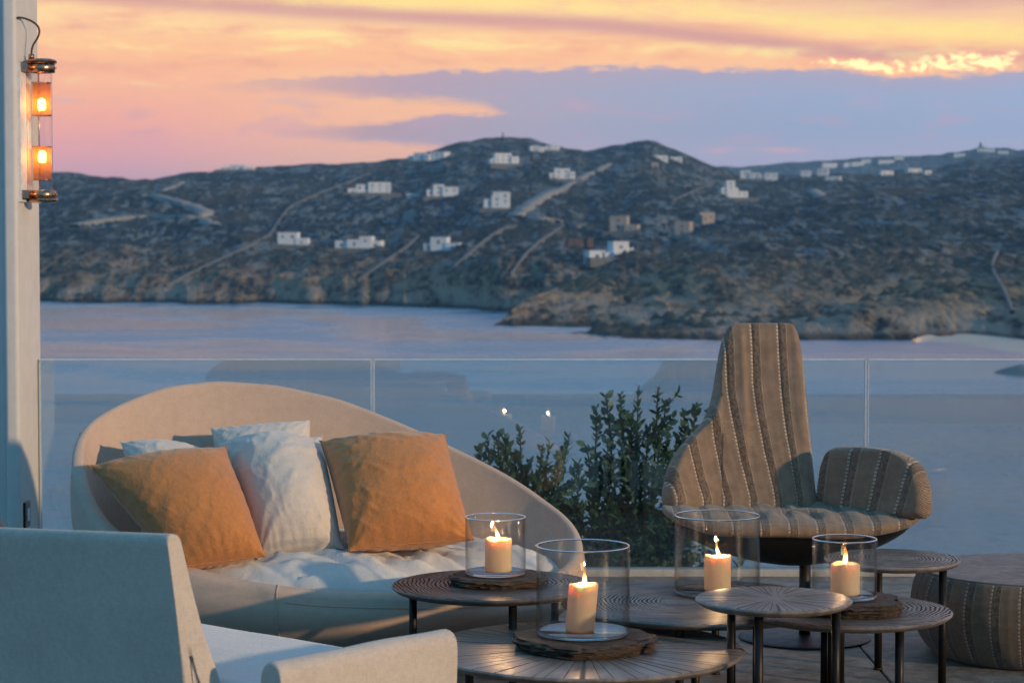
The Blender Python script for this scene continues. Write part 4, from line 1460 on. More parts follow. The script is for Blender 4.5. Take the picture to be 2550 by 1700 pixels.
def pillow(quad, k, label, mat, cat='cushion', thick=0.3, name='cushion', flipx=False, sag=0.0, rotq=0, seamv=True, crease=0.004, group=None):
    """quad: four 3D corners TL, TR, BR, BL as numpy arrays; the solved cloth is carried onto them"""
    TL, TR, BR, BL = [np.asarray(q, float) for q in quad]
    c_ = (TL + TR + BR + BL) / 4
    root = thing(name, tuple((BL + BR) / 2), label, cat, group)
    A0, B0 = PIL[k]
    ex_ = (TR + BR - TL - BL) / 2; ey_ = (TL + TR - BL - BR) / 2
    N = np.cross(ex_, ey_); N /= np.linalg.norm(N)
    if N[1] > 0: N = -N
    L = (np.linalg.norm(ex_) + np.linalg.norm(ey_)) / 4
    def mp(P):
        u, v_, w = P[..., 0], P[..., 1], P[..., 2]
        if rotq == 1: u, v_ = v_, -u
        if rotq == 2: u, v_ = -u, -v_
        if flipx: u = -u
        a, b = (u + 1) / 2, (v_ + 1) / 2
        Q = (BL * ((1 - a) * (1 - b))[..., None] + BR * (a * (1 - b))[..., None] + TL * ((1 - a) * b)[..., None] + TR * (a * b)[..., None])
        d = w * L * thick / 0.3
        sd = k * 7 + quad[0][0] * 3
        al = R(25 + 50 * math.sin(sd * 2.3))
        ca_, sa2 = math.cos(al), math.sin(al)
        wu = u + 0.35 * (fbm(u * 1.6 + sd, v_ * 1.6 + 4, 3) - 0.5)
        wv2 = v_ + 0.35 * (fbm(u * 1.6 + 9, v_ * 1.6 + sd, 3) - 0.5)
        s1, t1 = wu * ca_ + wv2 * sa2, -wu * sa2 + wv2 * ca_
        r1 = 1 - np.abs(2 * fbm(s1 * 1.1 + sd, t1 * 5.5 + 3, 2, 0.4) - 1)
        r2 = 1 - np.abs(2 * fbm(s1 * 4.0 + 20, t1 * 1.3 + sd, 2, 0.4) - 1)
        inner = np.clip((1 - np.abs(u)) * 5, 0, 1) * np.clip((1 - np.abs(v_)) * 5, 0, 1)
        cr_ = crease * (1.0 * r1 ** 9 + 0.5 * r2 ** 9 - 0.3) * inner
        dxc, dyc_ = 1 - np.abs(u), 1 - np.abs(v_)
        angc, radc = np.arctan2(dyc_, dxc + 1e-6), np.hypot(dxc, dyc_)
        cr_ = cr_ + crease * 1.0 * np.cos(angc * 15 + np.sign(u) * 1.7 + np.sign(v_) * 2.9 + sd) * np.exp(-radc / 0.42) * np.clip(radc * 7, 0, 1)
        # puckers where the seam gathers the cloth
        for p_, q_ in ((u, v_), (v_, u)):
            e_ = 1 - np.abs(q_)
            cr_ = cr_ + crease * 0.9 * np.sin(p_ * 26 + 5 * fbm(p_ * 3 + sd, np.sign(q_) * 3 + 5.0, 2)) * np.exp(-e_ / 0.10) * np.clip(e_ * 22, 0, 1) * (0.3 + 0.7 * fbm(p_ * 2 + sd, q_ * 0 + 2, 2))
        Q = Q + N * (d + np.sign(w + 1e-9) * cr_)[..., None]
        Q[..., 2] -= sag * (1 - a * 0) * np.clip(b, 0, 1) * (1 - (2 * a - 1) ** 2)
        return Q
    n = A0.shape[0]
    VA, VB = mp(A0), mp(B0)
    V = np.concatenate([VA.reshape(-1, 3), VB.reshape(-1, 3)])
    F1 = grid_faces(n, n)
    F2 = grid_faces(n, n, off=n * n, flip=True)
    o = mesh('cover', V, np.vstack([F1, F2]), mat, root)
    m = o.modifiers.new('weld', 'WELD'); m.merge_threshold = 0.0004
    m = o.modifiers.new('subd', 'SUBSURF'); m.levels = 1; m.render_levels = 1
    if seamv:
        e = np.concatenate([VA[0, :], VA[1:, -1], VA[-1, :-1][::-1], VA[1:-1, 0][::-1]])
        vv, ff = tube(e, 0.0026, 5, closed=True)
        mesh('seam', vv, ff, mat, root)
    return root


def Q4(p, d):
    return [atY(x * D2S, y * D2S, dd) for (x, y), dd in zip(p, d)]


pillow(Q4([(200, 1070), (520, 1026), (612, 1278), (415, 1304)], [7.30, 7.44, 7.16, 7.10]), 0, 'ochre linen cushion at the left end of the sofa', M_orange, thick=0.26, rotq=0, crease=0.006, group='cushions on the sofa')
pillow(Q4([(733, 1013), (1024, 997), (1090, 1240), (800, 1265)], [7.52, 7.56, 7.24, 7.22]), 1, 'ochre linen cushion at the right of the pillow row on the sofa', M_orange, thick=0.26, flipx=True, crease=0.008, group='cushions on the sofa')
pillow(Q4([(498, 1020), (742, 1020), (788, 1262), (592, 1286)], [7.62, 7.66, 7.30, 7.26]), 2, 'white linen cushion standing between the two ochre cushions', M_white, thick=0.36, rotq=1, crease=0.008, group='cushions on the sofa')
pillow(Q4([(484, 984), (712, 964), (730, 1180), (510, 1200)], [7.78, 7.80, 7.62, 7.60]), 1, 'white cushion standing tallest at the back of the pile on the sofa', M_white, thick=0.24, crease=0.006, group='cushions on the sofa')
pillow(Q4([(560, 1020), (740, 1001), (760, 1200), (580, 1210)], [7.72, 7.72, 7.5, 7.5]), 0, 'white cushion whose corner peeks out right of the middle cushion', M_white, thick=0.18, group='cushions on the sofa')
pillow(Q4([(276, 1014), (478, 1034), (490, 1230), (330, 1240)], [7.62, 7.72, 7.45, 7.4]), 2, 'white cushion peeking out behind the left ochre cushion', M_white, thick=0.30, crease=0.006, flipx=True, group='cushions on the sofa')
pillow(Q4([(790, 1018), (968, 993), (1000, 1200), (820, 1210)], [7.76, 7.76, 7.5, 7.5]), 0, 'white cushion almost hidden behind the right ochre cushion', M_white, thick=0.14, group='cushions on the sofa')

# ------------------------------------------------------------------ armchair in the foreground
Fv = np.array([0.66, 0.75, 0.0]); Fv /= np.linalg.norm(Fv)
Lv = np.array([-Fv[1], Fv[0], 0.0])
A0_ = np.array([-0.507, 4.66, 0.0])
up = np.array([0, 0, 1.0])
ach = thing('armchair', tuple(A0_ + Lv * 0.5 + Fv * 0.3), 'pale loose-covered armchair seen from behind at the lower left', 'armchair')


def slab(name, prof, l0, l1, mat, parent, axis, nseg=24, bev=0.02, sub=1, disp=0.0, noise_s=4.0, seedo=0, cut=14, disp2=0.0, fall=0.0):
    """prof: (f, z) outline in the Fv/up plane, extruded along Lv from l0 to l1 (axis='L');
       or (l, z) extruded along Fv (axis='F')"""
    P = np.array(prof, float)
    # densify
    Q = []
    m = len(P)
    for i in range(m):
        a, b = P[i], P[(i + 1) % m]
        nn = max(1, int(np.linalg.norm(b - a) / 0.025))
        for q in range(nn):
            Q.append(a + (b - a) * q / nn)
    Q = np.array(Q)
    E1, E2 = (Fv, Lv) if axis == 'L' else (Lv, Fv)
    ls = np.linspace(l0, l1, nseg)
    c0 = Q.mean(0)
    V = []
    shr = []
    # closing rings with rounding
    for li, l in enumerate(ls):
        V.append([A0_ + E1 * q[0] + up * q[1] + E2 * l for q in Q])
    V = np.array(V)
    def endcap(sign, base_i):
        caps = []
        for a in (30, 60, 90):
            off = bev * math.sin(R(a)); sh = bev * (1 - math.cos(R(a)))
            dist = np.linalg.norm(Q - c0, axis=1, keepdims=True)
            QQ = Q - (Q - c0) / (dist + 1e-9) * sh
            caps.append([A0_ + E1 * q[0] + up * q[1] + E2 * (ls[base_i] + sign * off) for q in QQ])
        for fr in (0.8, 0.6, 0.4, 0.2):
            QQ = c0 + (QQ - c0) * fr if fr == 0.8 else c0 + (Q - c0) * fr
            caps.append([A0_ + E1 * q[0] + up * q[1] + E2 * (ls[base_i] + sign * bev) for q in QQ])
        return caps
    c1 = endcap(-1, 0)[::-1]
    c2 = endcap(1, -1)
    V = np.array(c1 + list(V) + c2)
    nR, nC = V.shape[:2]
    V = V.reshape(-1, 3)
    if fall:
        V[:, 2] -= fall * ((V - A0_) @ Lv - 0.21) * np.clip(V[:, 2] / 0.77, 0, 1)
    if disp:
        nn = (fbm(V @ Lv * noise_s + seedo, (V @ Fv + V[:, 2] * 1.3) * noise_s, 4) - 0.5)
        V = V + (Lv + Fv * 0.5 + up * 0.4)[None] * (disp * nn)[:, None]
    if disp2:
        fo = fbm(V @ Lv * 3 + V[:, 2] * 22 + seedo, V @ Fv * 8, 3, 0.5, True) - 0.5
        V = V + (Fv - Lv)[None] * (disp2 * fo)[:, None]
    fs = [tuple(f) for f in grid_faces(nR, nC, wrap_v=True)]
    fs.append(tuple(range(nC))[::-1]); fs.append(tuple(range((nR - 1) * nC, nR * nC)))
    o = mesh(name, V, fs, mat, parent)
    s_ = o.modifiers.new('subd', 'SUBSURF'); s_.levels = 1; s_.render_levels = 1
    return o


# back: leaning slab, thicker at the seat
slab('back', [(-0.118, 0.768), (-0.105, 0.775), (-0.085, 0.772), (-0.078, 0.760), (-0.05, 0.66), (-0.015, 0.55), (0.035, 0.44), (0.05, 0.38), (0.0, 0.10), (-0.05, 0.10), (-0.065, 0.40), (-0.10, 0.65)],
     0.215, 0.98, M_arm, ach, 'L', 34, 0.008, disp=0.010, noise_s=5.0, seedo=3, fall=0.066)
slab('seat_base', [(-0.04, 0.12), (0.58, 0.12), (0.58, 0.33), (-0.04, 0.33)], 0.10, 1.02, M_arm, ach, 'L', 20, 0.01, disp=0.004)
slab('seat_pad', [(0.03, 0.335), (0.10, 0.330), (0.55, 0.335), (0.60, 0.355), (0.595, 0.395), (0.55, 0.418), (0.30, 0.432), (0.05, 0.43), (0.02, 0.39)],
     0.125, 0.99, M_seat, ach, 'L', 30, 0.03, disp=0.012, noise_s=4.0, seedo=11)
# arms: thin upright slabs
for nm, l0, l1 in (('armrest', 0.0, 0.066), ('armrest', 1.02, 1.086)):
    # profile across the arm, extruded along Fv
    pr = [(l0, 0.02), (l0, 0.475), (l0 + 0.008, 0.495), (l0 + 0.033, 0.502), (l1 - 0.010, 0.495), (l1, 0.475), (l1, 0.02)]
    slab(nm, pr, 0.03, 0.568, M_arm, ach, 'F', 30, 0.009, disp=0.010, noise_s=6.0, seedo=21 + l0)
# piping lines on the near arm and the back corner
e0 = A0_ + up * 0.494 - Lv * 0.0015 + Fv * 0.03
v, f = tube([A0_ + Fv * 0.569 + up * z_ + Lv * 0.004 for z_ in np.linspace(0.05, 0.485, 12)], 0.003, 6)
mesh('piping', v, f, M_arm, ach)
for a, b in ((0.06, 0.05), (0.06, 0.5), (1.05, 0.05), (1.05, 0.5)):
    p = A0_ + Lv * a + Fv * b
    v, f = tube([(p[0], p[1], 0), (p[0], p[1], 0.13)], 0.018, 10)
    mesh('leg', v, f, M_leg, ach)

# beige knitted pouf glimpsed at the far left
pc = atY(-18, 1330, 7.9)
v, f = lathe([(0.0001, pc[2] + 0.085), (0.07, pc[2] + 0.080), (0.13, pc[2] + 0.055), (0.17, pc[2]), (0.19, pc[2] - 0.08), (0.19, pc[2] - 0.2), (0.15, 0.02), (0.1, 0.0)], pc[0] - 0.11, 7.9, 48)
v = v + 0.004 * np.sin(np.arctan2(v[:, 1] - 7.9, v[:, 0] - pc[0] + 0.11) * 26)[:, None] * np.array([[0.5, 0.5, 1]])
tag(mesh('woven_stool', v, f, fabric('straw_weave', (0.34, 0.25, 0.15), 300, 0.9, 0.3), loc=(pc[0] - 0.11, 7.9, 0)), 'round straw-coloured woven stool cut by the left edge of the photo', 'stool')


# ------------------------------------------------------------------ tables
LEG_R = 0.0125


def table(px, z, d, r, kind, legs, label, rc=(0, 0), tone=1.0, thick=0.022, rot=0.0):
    c = atY(px, 1400, d)
    cx_, cy_ = c[0], d
    root = thing('side_table', (cx_, cy_, 0), label, 'table', 'round side tables around the candles')
    prof = [(0.0001, z), (r * 0.35, z), (r * 0.7, z), (r - 0.010, z), (r - 0.004, z - 0.0012), (r, z - 0.005), (r - 0.001, z - 0.009), (r - 0.012, z - thick + 0.004), (r - 0.022, z - thick), (0.0001, z - thick)]
    v, f = lathe(prof, cx_, cy_, 128)
    mesh('tabletop', v, f, wood_top('wood_' + kind, kind, rc[0], rc[1], tone), root, sharp=25)
    for (lx_, ly_) in legs:
        v, f = tube([(cx_ + lx_, cy_ + ly_, 0.0), (cx_ + lx_, cy_ + ly_, z - thick + 0.002)], LEG_R, 20)
        lg = mesh('leg', v, f, M_leg, root)
        v, f = tube([(cx_ + lx_, cy_ + ly_, 0.0), (cx_ + lx_, cy_ + ly_, 0.006)], LEG_R + 0.003, 20)
        mesh('foot_pad', v, f, M_black, lg)
    return root


def pol(r, *a):
    return [(r * math.cos(R(q)), r * math.sin(R(q))) for q in a]


z1, z2, z3, z4, z5, z6 = 0.350, 0.255, 0.300, 0.420, 0.335, 0.393
d1, d2, d3, d4, d5, d6 = 6.74, 6.19, 6.73, 6.04, 6.37, 7.00
table(1229, z1, d1, 0.3125, 'rings', pol(0.262, 163, -77, 43), 'dark round side table with carved growth rings in front of the sofa', (0.06, 0.02), 0.62)
table(1456, z2, d2, 0.450, 'rays', pol(0.38, 150, -90, 30), 'largest round table, low, with carved rays, at the front centre', (0.0, 0.0), 1.1)
table(1740, z3, d3, 0.425, 'rings', pol(0.385, 77, 167, -103, -13), 'large low round table with growth rings holding the candle jar without a slab', (-0.06, -0.02), 0.95)
table(1927, z4, d4, 0.215, 'rays', [(-0.102, 0.14), (-0.058, -0.155), (0.166, -0.04)], 'small round table with carved rays and pale centre, in front of all the others', (0.0, 0.0), 1.0)
table(2108, z5, d5, 0.305, 'rings', [(0.115, -0.23), (-0.006, 0.24), (-0.262, -0.03)], 'round ringed table under the rightmost candle', (0.05, 0.03), 0.95)
table(2222, z6, d6, 0.216, 'rings', [(-0.013, 0.18), (0.140, -0.11), (-0.172, -0.06)], 'small round ringed table standing highest, beside the pouf', (0.02, 0.0), 1.15)


# ------------------------------------------------------------------ slabs, jars, candles
def slab_stone(cx_, cy_, z, r, t, seed, label):
    rs = np.random.default_rng(seed)
    n = 120
    th_ = np.linspace(0, 2 * np.pi, n, endpoint=False)
    out_r = r * (0.93 + 0.16 * (vnoise(np.cos(th_) * 1.6 + seed, np.sin(th_) * 1.6 + seed)) + 0.04 * (vnoise(np.cos(th_) * 6 + seed, np.sin(th_) * 6) - 0.5))
    L = []
    nl_ = 9
    for j in range(nl_):
        q = j / (nl_ - 1)
        zl = z + t * q
        # flaky layers
        lay = 0.020 * (vnoise(np.cos(th_) * 4 + j * 5.3, np.sin(th_) * 4 + seed) - 0.5) + 0.014 * (vnoise(np.cos(th_) * 14 + j * 3.1, np.sin(th_) * 14 + seed) - 0.5)
        sh = -0.012 * (1 - q) ** 2 - 0.010 * max(0, q - 0.8) * 5
        rr = out_r + lay + sh
        L.append(np.stack([cx_ + rr * np.cos(th_), cy_ + rr * np.sin(th_), np.full(n, zl) + 0.004 * q * (1 - q) * 4 * (vnoise(np.cos(th_) * 9 + j, np.sin(th_) * 9) - 0.5)], -1))
    for fr in (0.93, 0.8, 0.5, 0.001):
        L.append(np.stack([cx_ + out_r * fr * np.cos(th_), cy_ + out_r * fr * np.sin(th_), np.full(n, z + t) ], -1))
    V = np.array(L)
    V = V.transpose(1, 0, 2)
    o = mesh('stone_slab', V, grid_faces(n, V.shape[1], wrap_u=True), M_slab, loc=(cx_, cy_, z))
    tag(o, label, 'stone slab', 'rough stone slabs under candle jars')
    o.data.set_sharp_from_angle(angle=R(35))


def candle_set(px, d, z, rj, hj, rc_, hc, label_j, label_c, pxc=None, lean=0.0, fl=0.045, fdx=0.0, dyc=0.0):
    cx_ = atY(px, 1400, d)[0]
    # jar
    jar = thing('candle_jar', (cx_, d, z), label_j, 'glass jar', 'glass jars holding the candles')
    w = 0.0035
    prof = [(rj, z + 0.012), (rj, z + hj)]
    v, f = lathe(prof, cx_, d, 96)
    # slight hand-blown unevenness
    mesh('outer_wall', v, f, M_jar, jar)
    v, f = lathe([(rj - w, z + hj), (rj - w, z + 0.014)], cx_, d, 96)
    mesh('inner_wall', v, f, M_jar, jar)
    v, f = tube([(cx_ + (rj - w / 2) * math.cos(a), d + (rj - w / 2) * math.sin(a), z + hj) for a in np.linspace(0, 2 * np.pi, 96, endpoint=False)], w / 2 + 0.0004, 8, closed=True)
    mesh('lip', v, f, M_jarbase, jar)
    v, f = lathe([(0.0001, z + 0.001), (rj - 0.008, z + 0.001), (rj - 0.002, z + 0.003), (rj + 0.0003, z + 0.007), (rj + 0.0003, z + 0.0118), (rj - w, z + 0.0135), (rj - 0.012, z + 0.0105), (0.0001, z + 0.010)], cx_, d, 96)
    mesh('base', v, f, M_jarbase, jar)
    # candle
    ccx = atY(pxc if pxc else px, 1400, d)[0]
    ccy = d + dyc
    zc = z + 0.0112
    can = thing('pillar_candle', (ccx, ccy, zc), label_c, 'candle', 'lit pillar candles')
    topz = zc + hc
    prof = [(0.0001, zc), (rc_ - 0.003, zc), (rc_, zc + 0.003)] + [(rc_ * (1 + 0.004 * math.sin(q * 9)), zc + 0.003 + (hc - 0.006) * q) for q in np.linspace(0.05, 1, 9)] + \
           [(rc_ - 0.0015, topz), (rc_ - 0.005, topz - 0.0008), (rc_ * 0.72, topz - 0.006), (rc_ * 0.4, topz - 0.009), (0.0001, topz - 0.010)]
    v, f = lathe(prof, ccx, ccy, 72)
    hh = (v[:, 2] - zc) / hc
    v[:, 0] += lean * hh
    an = np.arctan2(v[:, 1] - ccy, v[:, 0] - ccx)
    v[:, 2] += np.where(hh > 0.93, 0.0020 * np.sin(an * 2 + px) + 0.0012 * np.sin(an * 5 + px), 0)
    mesh('wax', v, f, M_wax, can)
    wx0 = ccx + lean
    v, f = tube([(wx0, ccy, topz - 0.012), (wx0 + 0.001, ccy, topz - 0.001), (wx0 + 0.002, ccy, topz + 0.004)], [0.0012, 0.0011, 0.0008], 8)
    mesh('wick', v, f, M_wick, can)
    # flame: tapering tongue, local origin at its foot
    P, rads = [], []
    for q in np.linspace(0, 1, 16):
        P.append((wx0 + 0.001 + fdx * q ** 1.6 + 0.0015 * math.sin(q * 5 + px), ccy, topz - 0.001 + fl * q))
        rads.append(0.0055 * fl / 0.045 * (math.sin(math.pi * min(1, (q * 0.9 + 0.1)) ** 0.62) ** 1.0 + 0.02) + 0.0002)
    v, f = tube(P, rads, 16)
    fm = mesh('flame', v, f, M_flame, can)
    # put the flame's own origin at its foot so its colours run up from there
    off = Vector((wx0, ccy, topz - 0.001)) - origin(can)
    fm.location = off
    fm.data.transform(__import__('mathutils').Matrix.Translation(-off))
    ld = bpy.data.lights.new('candle_light', 'POINT')
    ld.energy = 4.4
    ld.color = (1, 0.56, 0.24)
    ld.shadow_soft_size = 0.007
    lo = bpy.data.objects.new('candle_light', ld)
    lo.location = off + Vector((0, -0.0, 0.018))
    lo.parent = can
    col.objects.link(lo)


ps = lambda px, d: atY(px, 1400, d)[0]
slab_stone(ps(1241, 6.76), 6.76, z1 + 0.0006, 0.150, 0.024, 3, 'rough brown stone slab under the smallest candle jar, before the sofa')
slab_stone(ps(1453, 6.2), 6.19, z2 + 0.0006, 0.200, 0.034, 8, 'thick rough stone slab under the large front candle jar')
slab_stone(ps(2112, 6.33), 6.33, z5 + 0.0006, 0.158, 0.036, 14, 'rough stone slab under the rightmost candle jar')
candle_set(1234, 6.76, z1 + 0.025, 0.0934, 0.178, 0.0415, 0.100, 'small glass cylinder jar on the dark ringed table before the sofa', 'short lit candle in the small jar before the sofa', 1241, 0.0, 0.040, -0.014)
candle_set(1452, 6.20, z2 + 0.035, 0.1320, 0.252, 0.0415, 0.132, 'large glass cylinder jar on the front ray-carved table', 'tall lit candle leaning slightly in the large front jar', 1444, 0.011, 0.044, 0.004)
candle_set(1786, 6.86, z3 + 0.0008, 0.1335, 0.245, 0.0415, 0.108, 'large glass cylinder jar standing directly on the big ringed table', 'lit candle in the large jar below the lounge chair', 1787, 0.0, 0.040, -0.004)
candle_set(2103, 6.33, z5 + 0.037, 0.0930, 0.172, 0.0415, 0.090, 'small glass cylinder jar on the slab of the right ringed table', 'short lit candle in the rightmost jar', 2105, 0.0, 0.050, -0.002)


# ------------------------------------------------------------------ lounge chair
LCX, LCY = atY(2000, 1400, 7.8)[0], 7.8
lch = thing('lounge_chair', (LCX, LCY, 0), 'high-backed lounge chair in striped brown and cream weave on a single black post', 'chair')


def zpx(x, y):                   # positions read in the 2.412x enlargement
    return 1600 + x / 2.412, 800 + y / 2.412


def panel(name, rows, depth, tf, tb, stripe_shift, nu=90, nv=130, u0=0.0, folds=None, sk=1.0):
    ya = np.array([r_[0] for r_ in rows], float)
    xl = np.array([r_[1] for r_ in rows], float)
    xr = np.array([r_[2] for r_ in rows], float)
    # finer steps near the rounded ends
    q = np.linspace(0, 1, nv)
    q = 0.5 - 0.5 * np.cos(q * math.pi) * (0.25) - 0.5 * (1 - 2 * q) * 0.75
    yy = ya[0] + (ya[-1] - ya[0]) * q
    XL, XR = np.interp(yy, ya, xl), np.interp(yy, ya, xr)
    for _ in range(2):
        XL[1:-1] = (XL[:-2] + XL[1:-1] + XL[2:]) / 3
        XR[1:-1] = (XR[:-2] + XR[1:-1] + XR[2:]) / 3
    uu = np.linspace(0, 1, nu)
    uu = 0.5 - 0.5 * np.cos(uu * math.pi) * 0.35 - 0.5 * (1 - 2 * uu) * 0.65
    G = np.zeros((nu, nv, 3)); SU = np.zeros((nu, nv, 2)); edge = np.zeros((nu, nv)); XX = np.zeros((nu, nv)); YYg = np.zeros((nu, nv))
    for j in range(nv):
        for i in range(nu):
            x_ = XL[j] + (XR[j] - XL[j]) * uu[i]
            sx_, sy_ = zpx(x_, yy[j])
            G[i, j] = atY(sx_, sy_, depth(x_, yy[j]))
            XX[i, j], YYg[i, j] = x_, yy[j]
    a = np.clip(1 - np.abs(2 * uu - 1) ** 1.0, 0, 1)[:, None] * (XR - XL)[None] / 2   # distance to side edges in zoom px
    b = np.minimum(yy - ya[0], ya[-1] - yy)[None, :] * np.ones((nu, 1))
    R0 = 42.0
    ea = np.clip(a / R0, 0, 1); eb = np.clip(b / R0, 0, 1)
    prof_ = np.sqrt(1 - (1 - ea) ** 2) * np.sqrt(1 - (1 - eb) ** 2)
    du = np.gradient(G, axis=0); dv = np.gradient(G, axis=1)
    N = np.cross(du, dv); N /= np.linalg.norm(N, axis=-1, keepdims=True) + 1e-12
    if N[nu // 2, nv // 2, 1] > 0: N = -N
    S_ = (XX - stripe_shift(XX, YYg)) / 2.412 / F * 7.8
    Vv = (YYg) / 2.412 / F * 7.8
    disp = tf * prof_
    # quilting: each stripe edge pulls in a little, plus slow folds
    P_ = 0.094
    ph = (S_ / P_ + 100 + u0 / P_) % 1
    gr = np.exp(-((ph - 0.115) / 0.05) ** 2)
    disp = disp - 0.006 * gr * prof_ + 0.016 * (fbm(S_ * 9 + 4, Vv * 3.5, 3) - 0.5) * prof_
    if folds is not None:
        disp = disp + folds(XX, YYg) * prof_
    FV = G + N * disp[..., None]
    BV = G - N * (tb * prof_)[..., None]
    uvf = np.stack([S_ + u0, Vv], -1).reshape(-1, 2)
    V = np.concatenate([FV.reshape(-1, 3), BV.reshape(-1, 3)])
    UV = np.concatenate([uvf, uvf])
    # orient faces by the camera-facing normal
    fl_ = np.cross(G[nu // 2 + 1, nv // 2] - G[nu // 2, nv // 2], G[nu // 2, nv // 2 + 1] - G[nu // 2, nv // 2])[1] > 0
    Fs = np.vstack([grid_faces(nu, nv, flip=fl_), grid_faces(nu, nv, off=nu * nv, flip=not fl_)])
    o = mesh(name, V, Fs, M_stripe, lch, uv=UV)
    m = o.modifiers.new('weld', 'WELD'); m.merge_threshold = 0.0003
    return o


rowsA = [(24, 640, 862), (30, 575, 890), (40, 530, 905), (60, 500, 922), (100, 479, 940), (150, 466, 950), (200, 456, 958), (300, 441, 970), (400, 426, 981), (480, 410, 988), (540, 390, 993),
         (600, 360, 999), (650, 318, 1003), (700, 268, 1008), (750, 224, 1013), (800, 190, 1018), (860, 160, 1024), (920, 141, 1030), (980, 129, 1036), (1040, 122, 1044), (1100, 126, 1052), (1150, 150, 1056), (1185, 200, 1050)]


def depA(x, y):
    d = 8.05 - 0.30 * (y / 1100.0)
    if x < 460:
        d -= 0.085 * ((460 - x) / 330.0) ** 1.2
    if x > 880:
        d -= 0.015 * ((x - 880) / 170.0) ** 2
    return d


def shA(x, y):
    t = np.clip((y - 350) / 740.0, 0, 1)
    return 150 * t ** 1.5 * (1 - 0.35 * np.clip((x - 600) / 450, 0, 1)) + 20 * np.clip(y / 350, 0, 1)


def foldA(x, y):
    xc = 590 + 30 * (y / 600.0)
    s = (x - xc)
    f_ = 0.022 * (1 / (1 + np.exp(-(-s) / 7.0))) * np.exp(-np.clip(-s, 0, None) / 90) * np.clip((y - 40) / 120, 0, 1) * np.clip((1000 - y) / 350, 0, 1)
    f2 = 0.02 * np.exp(-((x - 0.55 * y - 60) / 60.0) ** 2) * np.exp(-((y - 620) / 130.0) ** 2)
    return f_ + f2


panel('backrest', rowsA, depA, 0.055, 0.03, shA, u0=0.010, folds=foldA)
rowsB = [(750, 1205, 1300), (754, 1170, 1370), (762, 1150, 1450), (778, 1132, 1530), (800, 1116, 1590), (830, 1102, 1640), (870, 1090, 1676), (920, 1082, 1700), (980, 1074, 1716), (1040, 1069, 1726),
         (1100, 1069, 1729), (1150, 1085, 1722), (1185, 1130, 1700)]


def depB(x, y):
    q = np.clip((x - 1070) / 660.0, 0, 1)
    return 7.78 - 0.35 * q - 0.05 * q * (y - 750) / 400


def shB(x, y):
    t = np.clip((1180 - y) / 430.0, 0, 1)
    q = np.clip((x - 1070) / 660.0, 0, 1)
    return 130 * t * (0.25 + 0.75 * q)


panel('armrest', rowsB, depB, 0.045, 0.03, shB, nu=80, nv=70, u0=0.03)
# seat pad: rounded slab, superellipse in plan
xL, xR = atY(*zpx(128, 1180), 7.52)[0], atY(*zpx(1722, 1180), 7.42)[0]
scx_, shw = (xL + xR) / 2, (xR - xL) / 2
n1_, n2_ = 160, 40
V, UV = [], []
for i in range(n1_):
    a = 2 * math.pi * i / n1_
    ca, sa_ = math.cos(a), math.sin(a)
    ex2 = 2 / 2.7
    bx_, by_ = abs(ca) ** ex2 * np.sign(ca), abs(sa_) ** ex2 * np.sign(sa_)
    for j in range(n2_):
        b = -math.pi / 2 + math.pi * j / (n2_ - 1)
        rr = abs(math.cos(b)) ** 0.55
        zz_ = np.sign(math.sin(b)) * abs(math.sin(b)) ** 0.8
        x_ = scx_ + shw * bx_ * rr
        y_ = 7.60 + 0.27 * by_ * rr
        zt = 0.438 + 0.038 * zz_
        # sides curl up, middle of the front dips
        zt += 0.035 * (abs(bx_ * rr)) ** 4 + 0.008 * (y_ - 7.6) / 0.27
        zt += 0.010 * (float(vnoise(np.array(x_ * 9 + 4), np.array(y_ * 8))) - 0.5) + 0.006 * math.sin(x_ * 66) * max(0, zz_)
        V.append((x_, y_, zt))
        UV.append((x_ * 1.0 + 0.02, y_ + zt))
seat = mesh('seat_pad', V, grid_faces(n1_, n2_, wrap_u=True), M_stripe, lch, uv=UV)
# black under-shell and post
n1_ = 96
V = []
for i in range(n1_):
    a = 2 * math.pi * i / n1_
    ca, sa_ = math.cos(a), math.sin(a)
    for q in np.linspace(0, 1, 12):
        rr = (1 - q) ** 0.75
        V.append((scx_ + 0.02 * q + (shw * 0.93 * rr + 0.09 * q) * ca, 7.62 + 0.06 * q + (0.24 * rr + 0.09 * q) * sa_, 0.415 - 0.135 * q ** 0.8))
V.append((LCX, LCY, 0.28))
nv_ = len(V) - 1
fs = [tuple(f) for f in grid_faces(n1_, 12, wrap_u=True)] + [(i * 12 + 11, ((i + 1) % n1_) * 12 + 11, nv_) for i in range(n1_)]
mesh('under_shell', V, fs, M_black, lch)
v, f = tube([(LCX, LCY - 0.05, 0.01), (LCX, LCY - 0.05, 0.31)], 0.0205, 24)
mesh('post', v, f, M_black, lch)
v, f = lathe([(0.0001, 0.016), (0.05, 0.015), (0.22, 0.010), (0.232, 0.006), (0.232, 0.0), (0.0001, 0.0)], LCX, LCY - 0.05, 72)
mesh('base_plate', v, f, M_leg, lch, sharp=40)

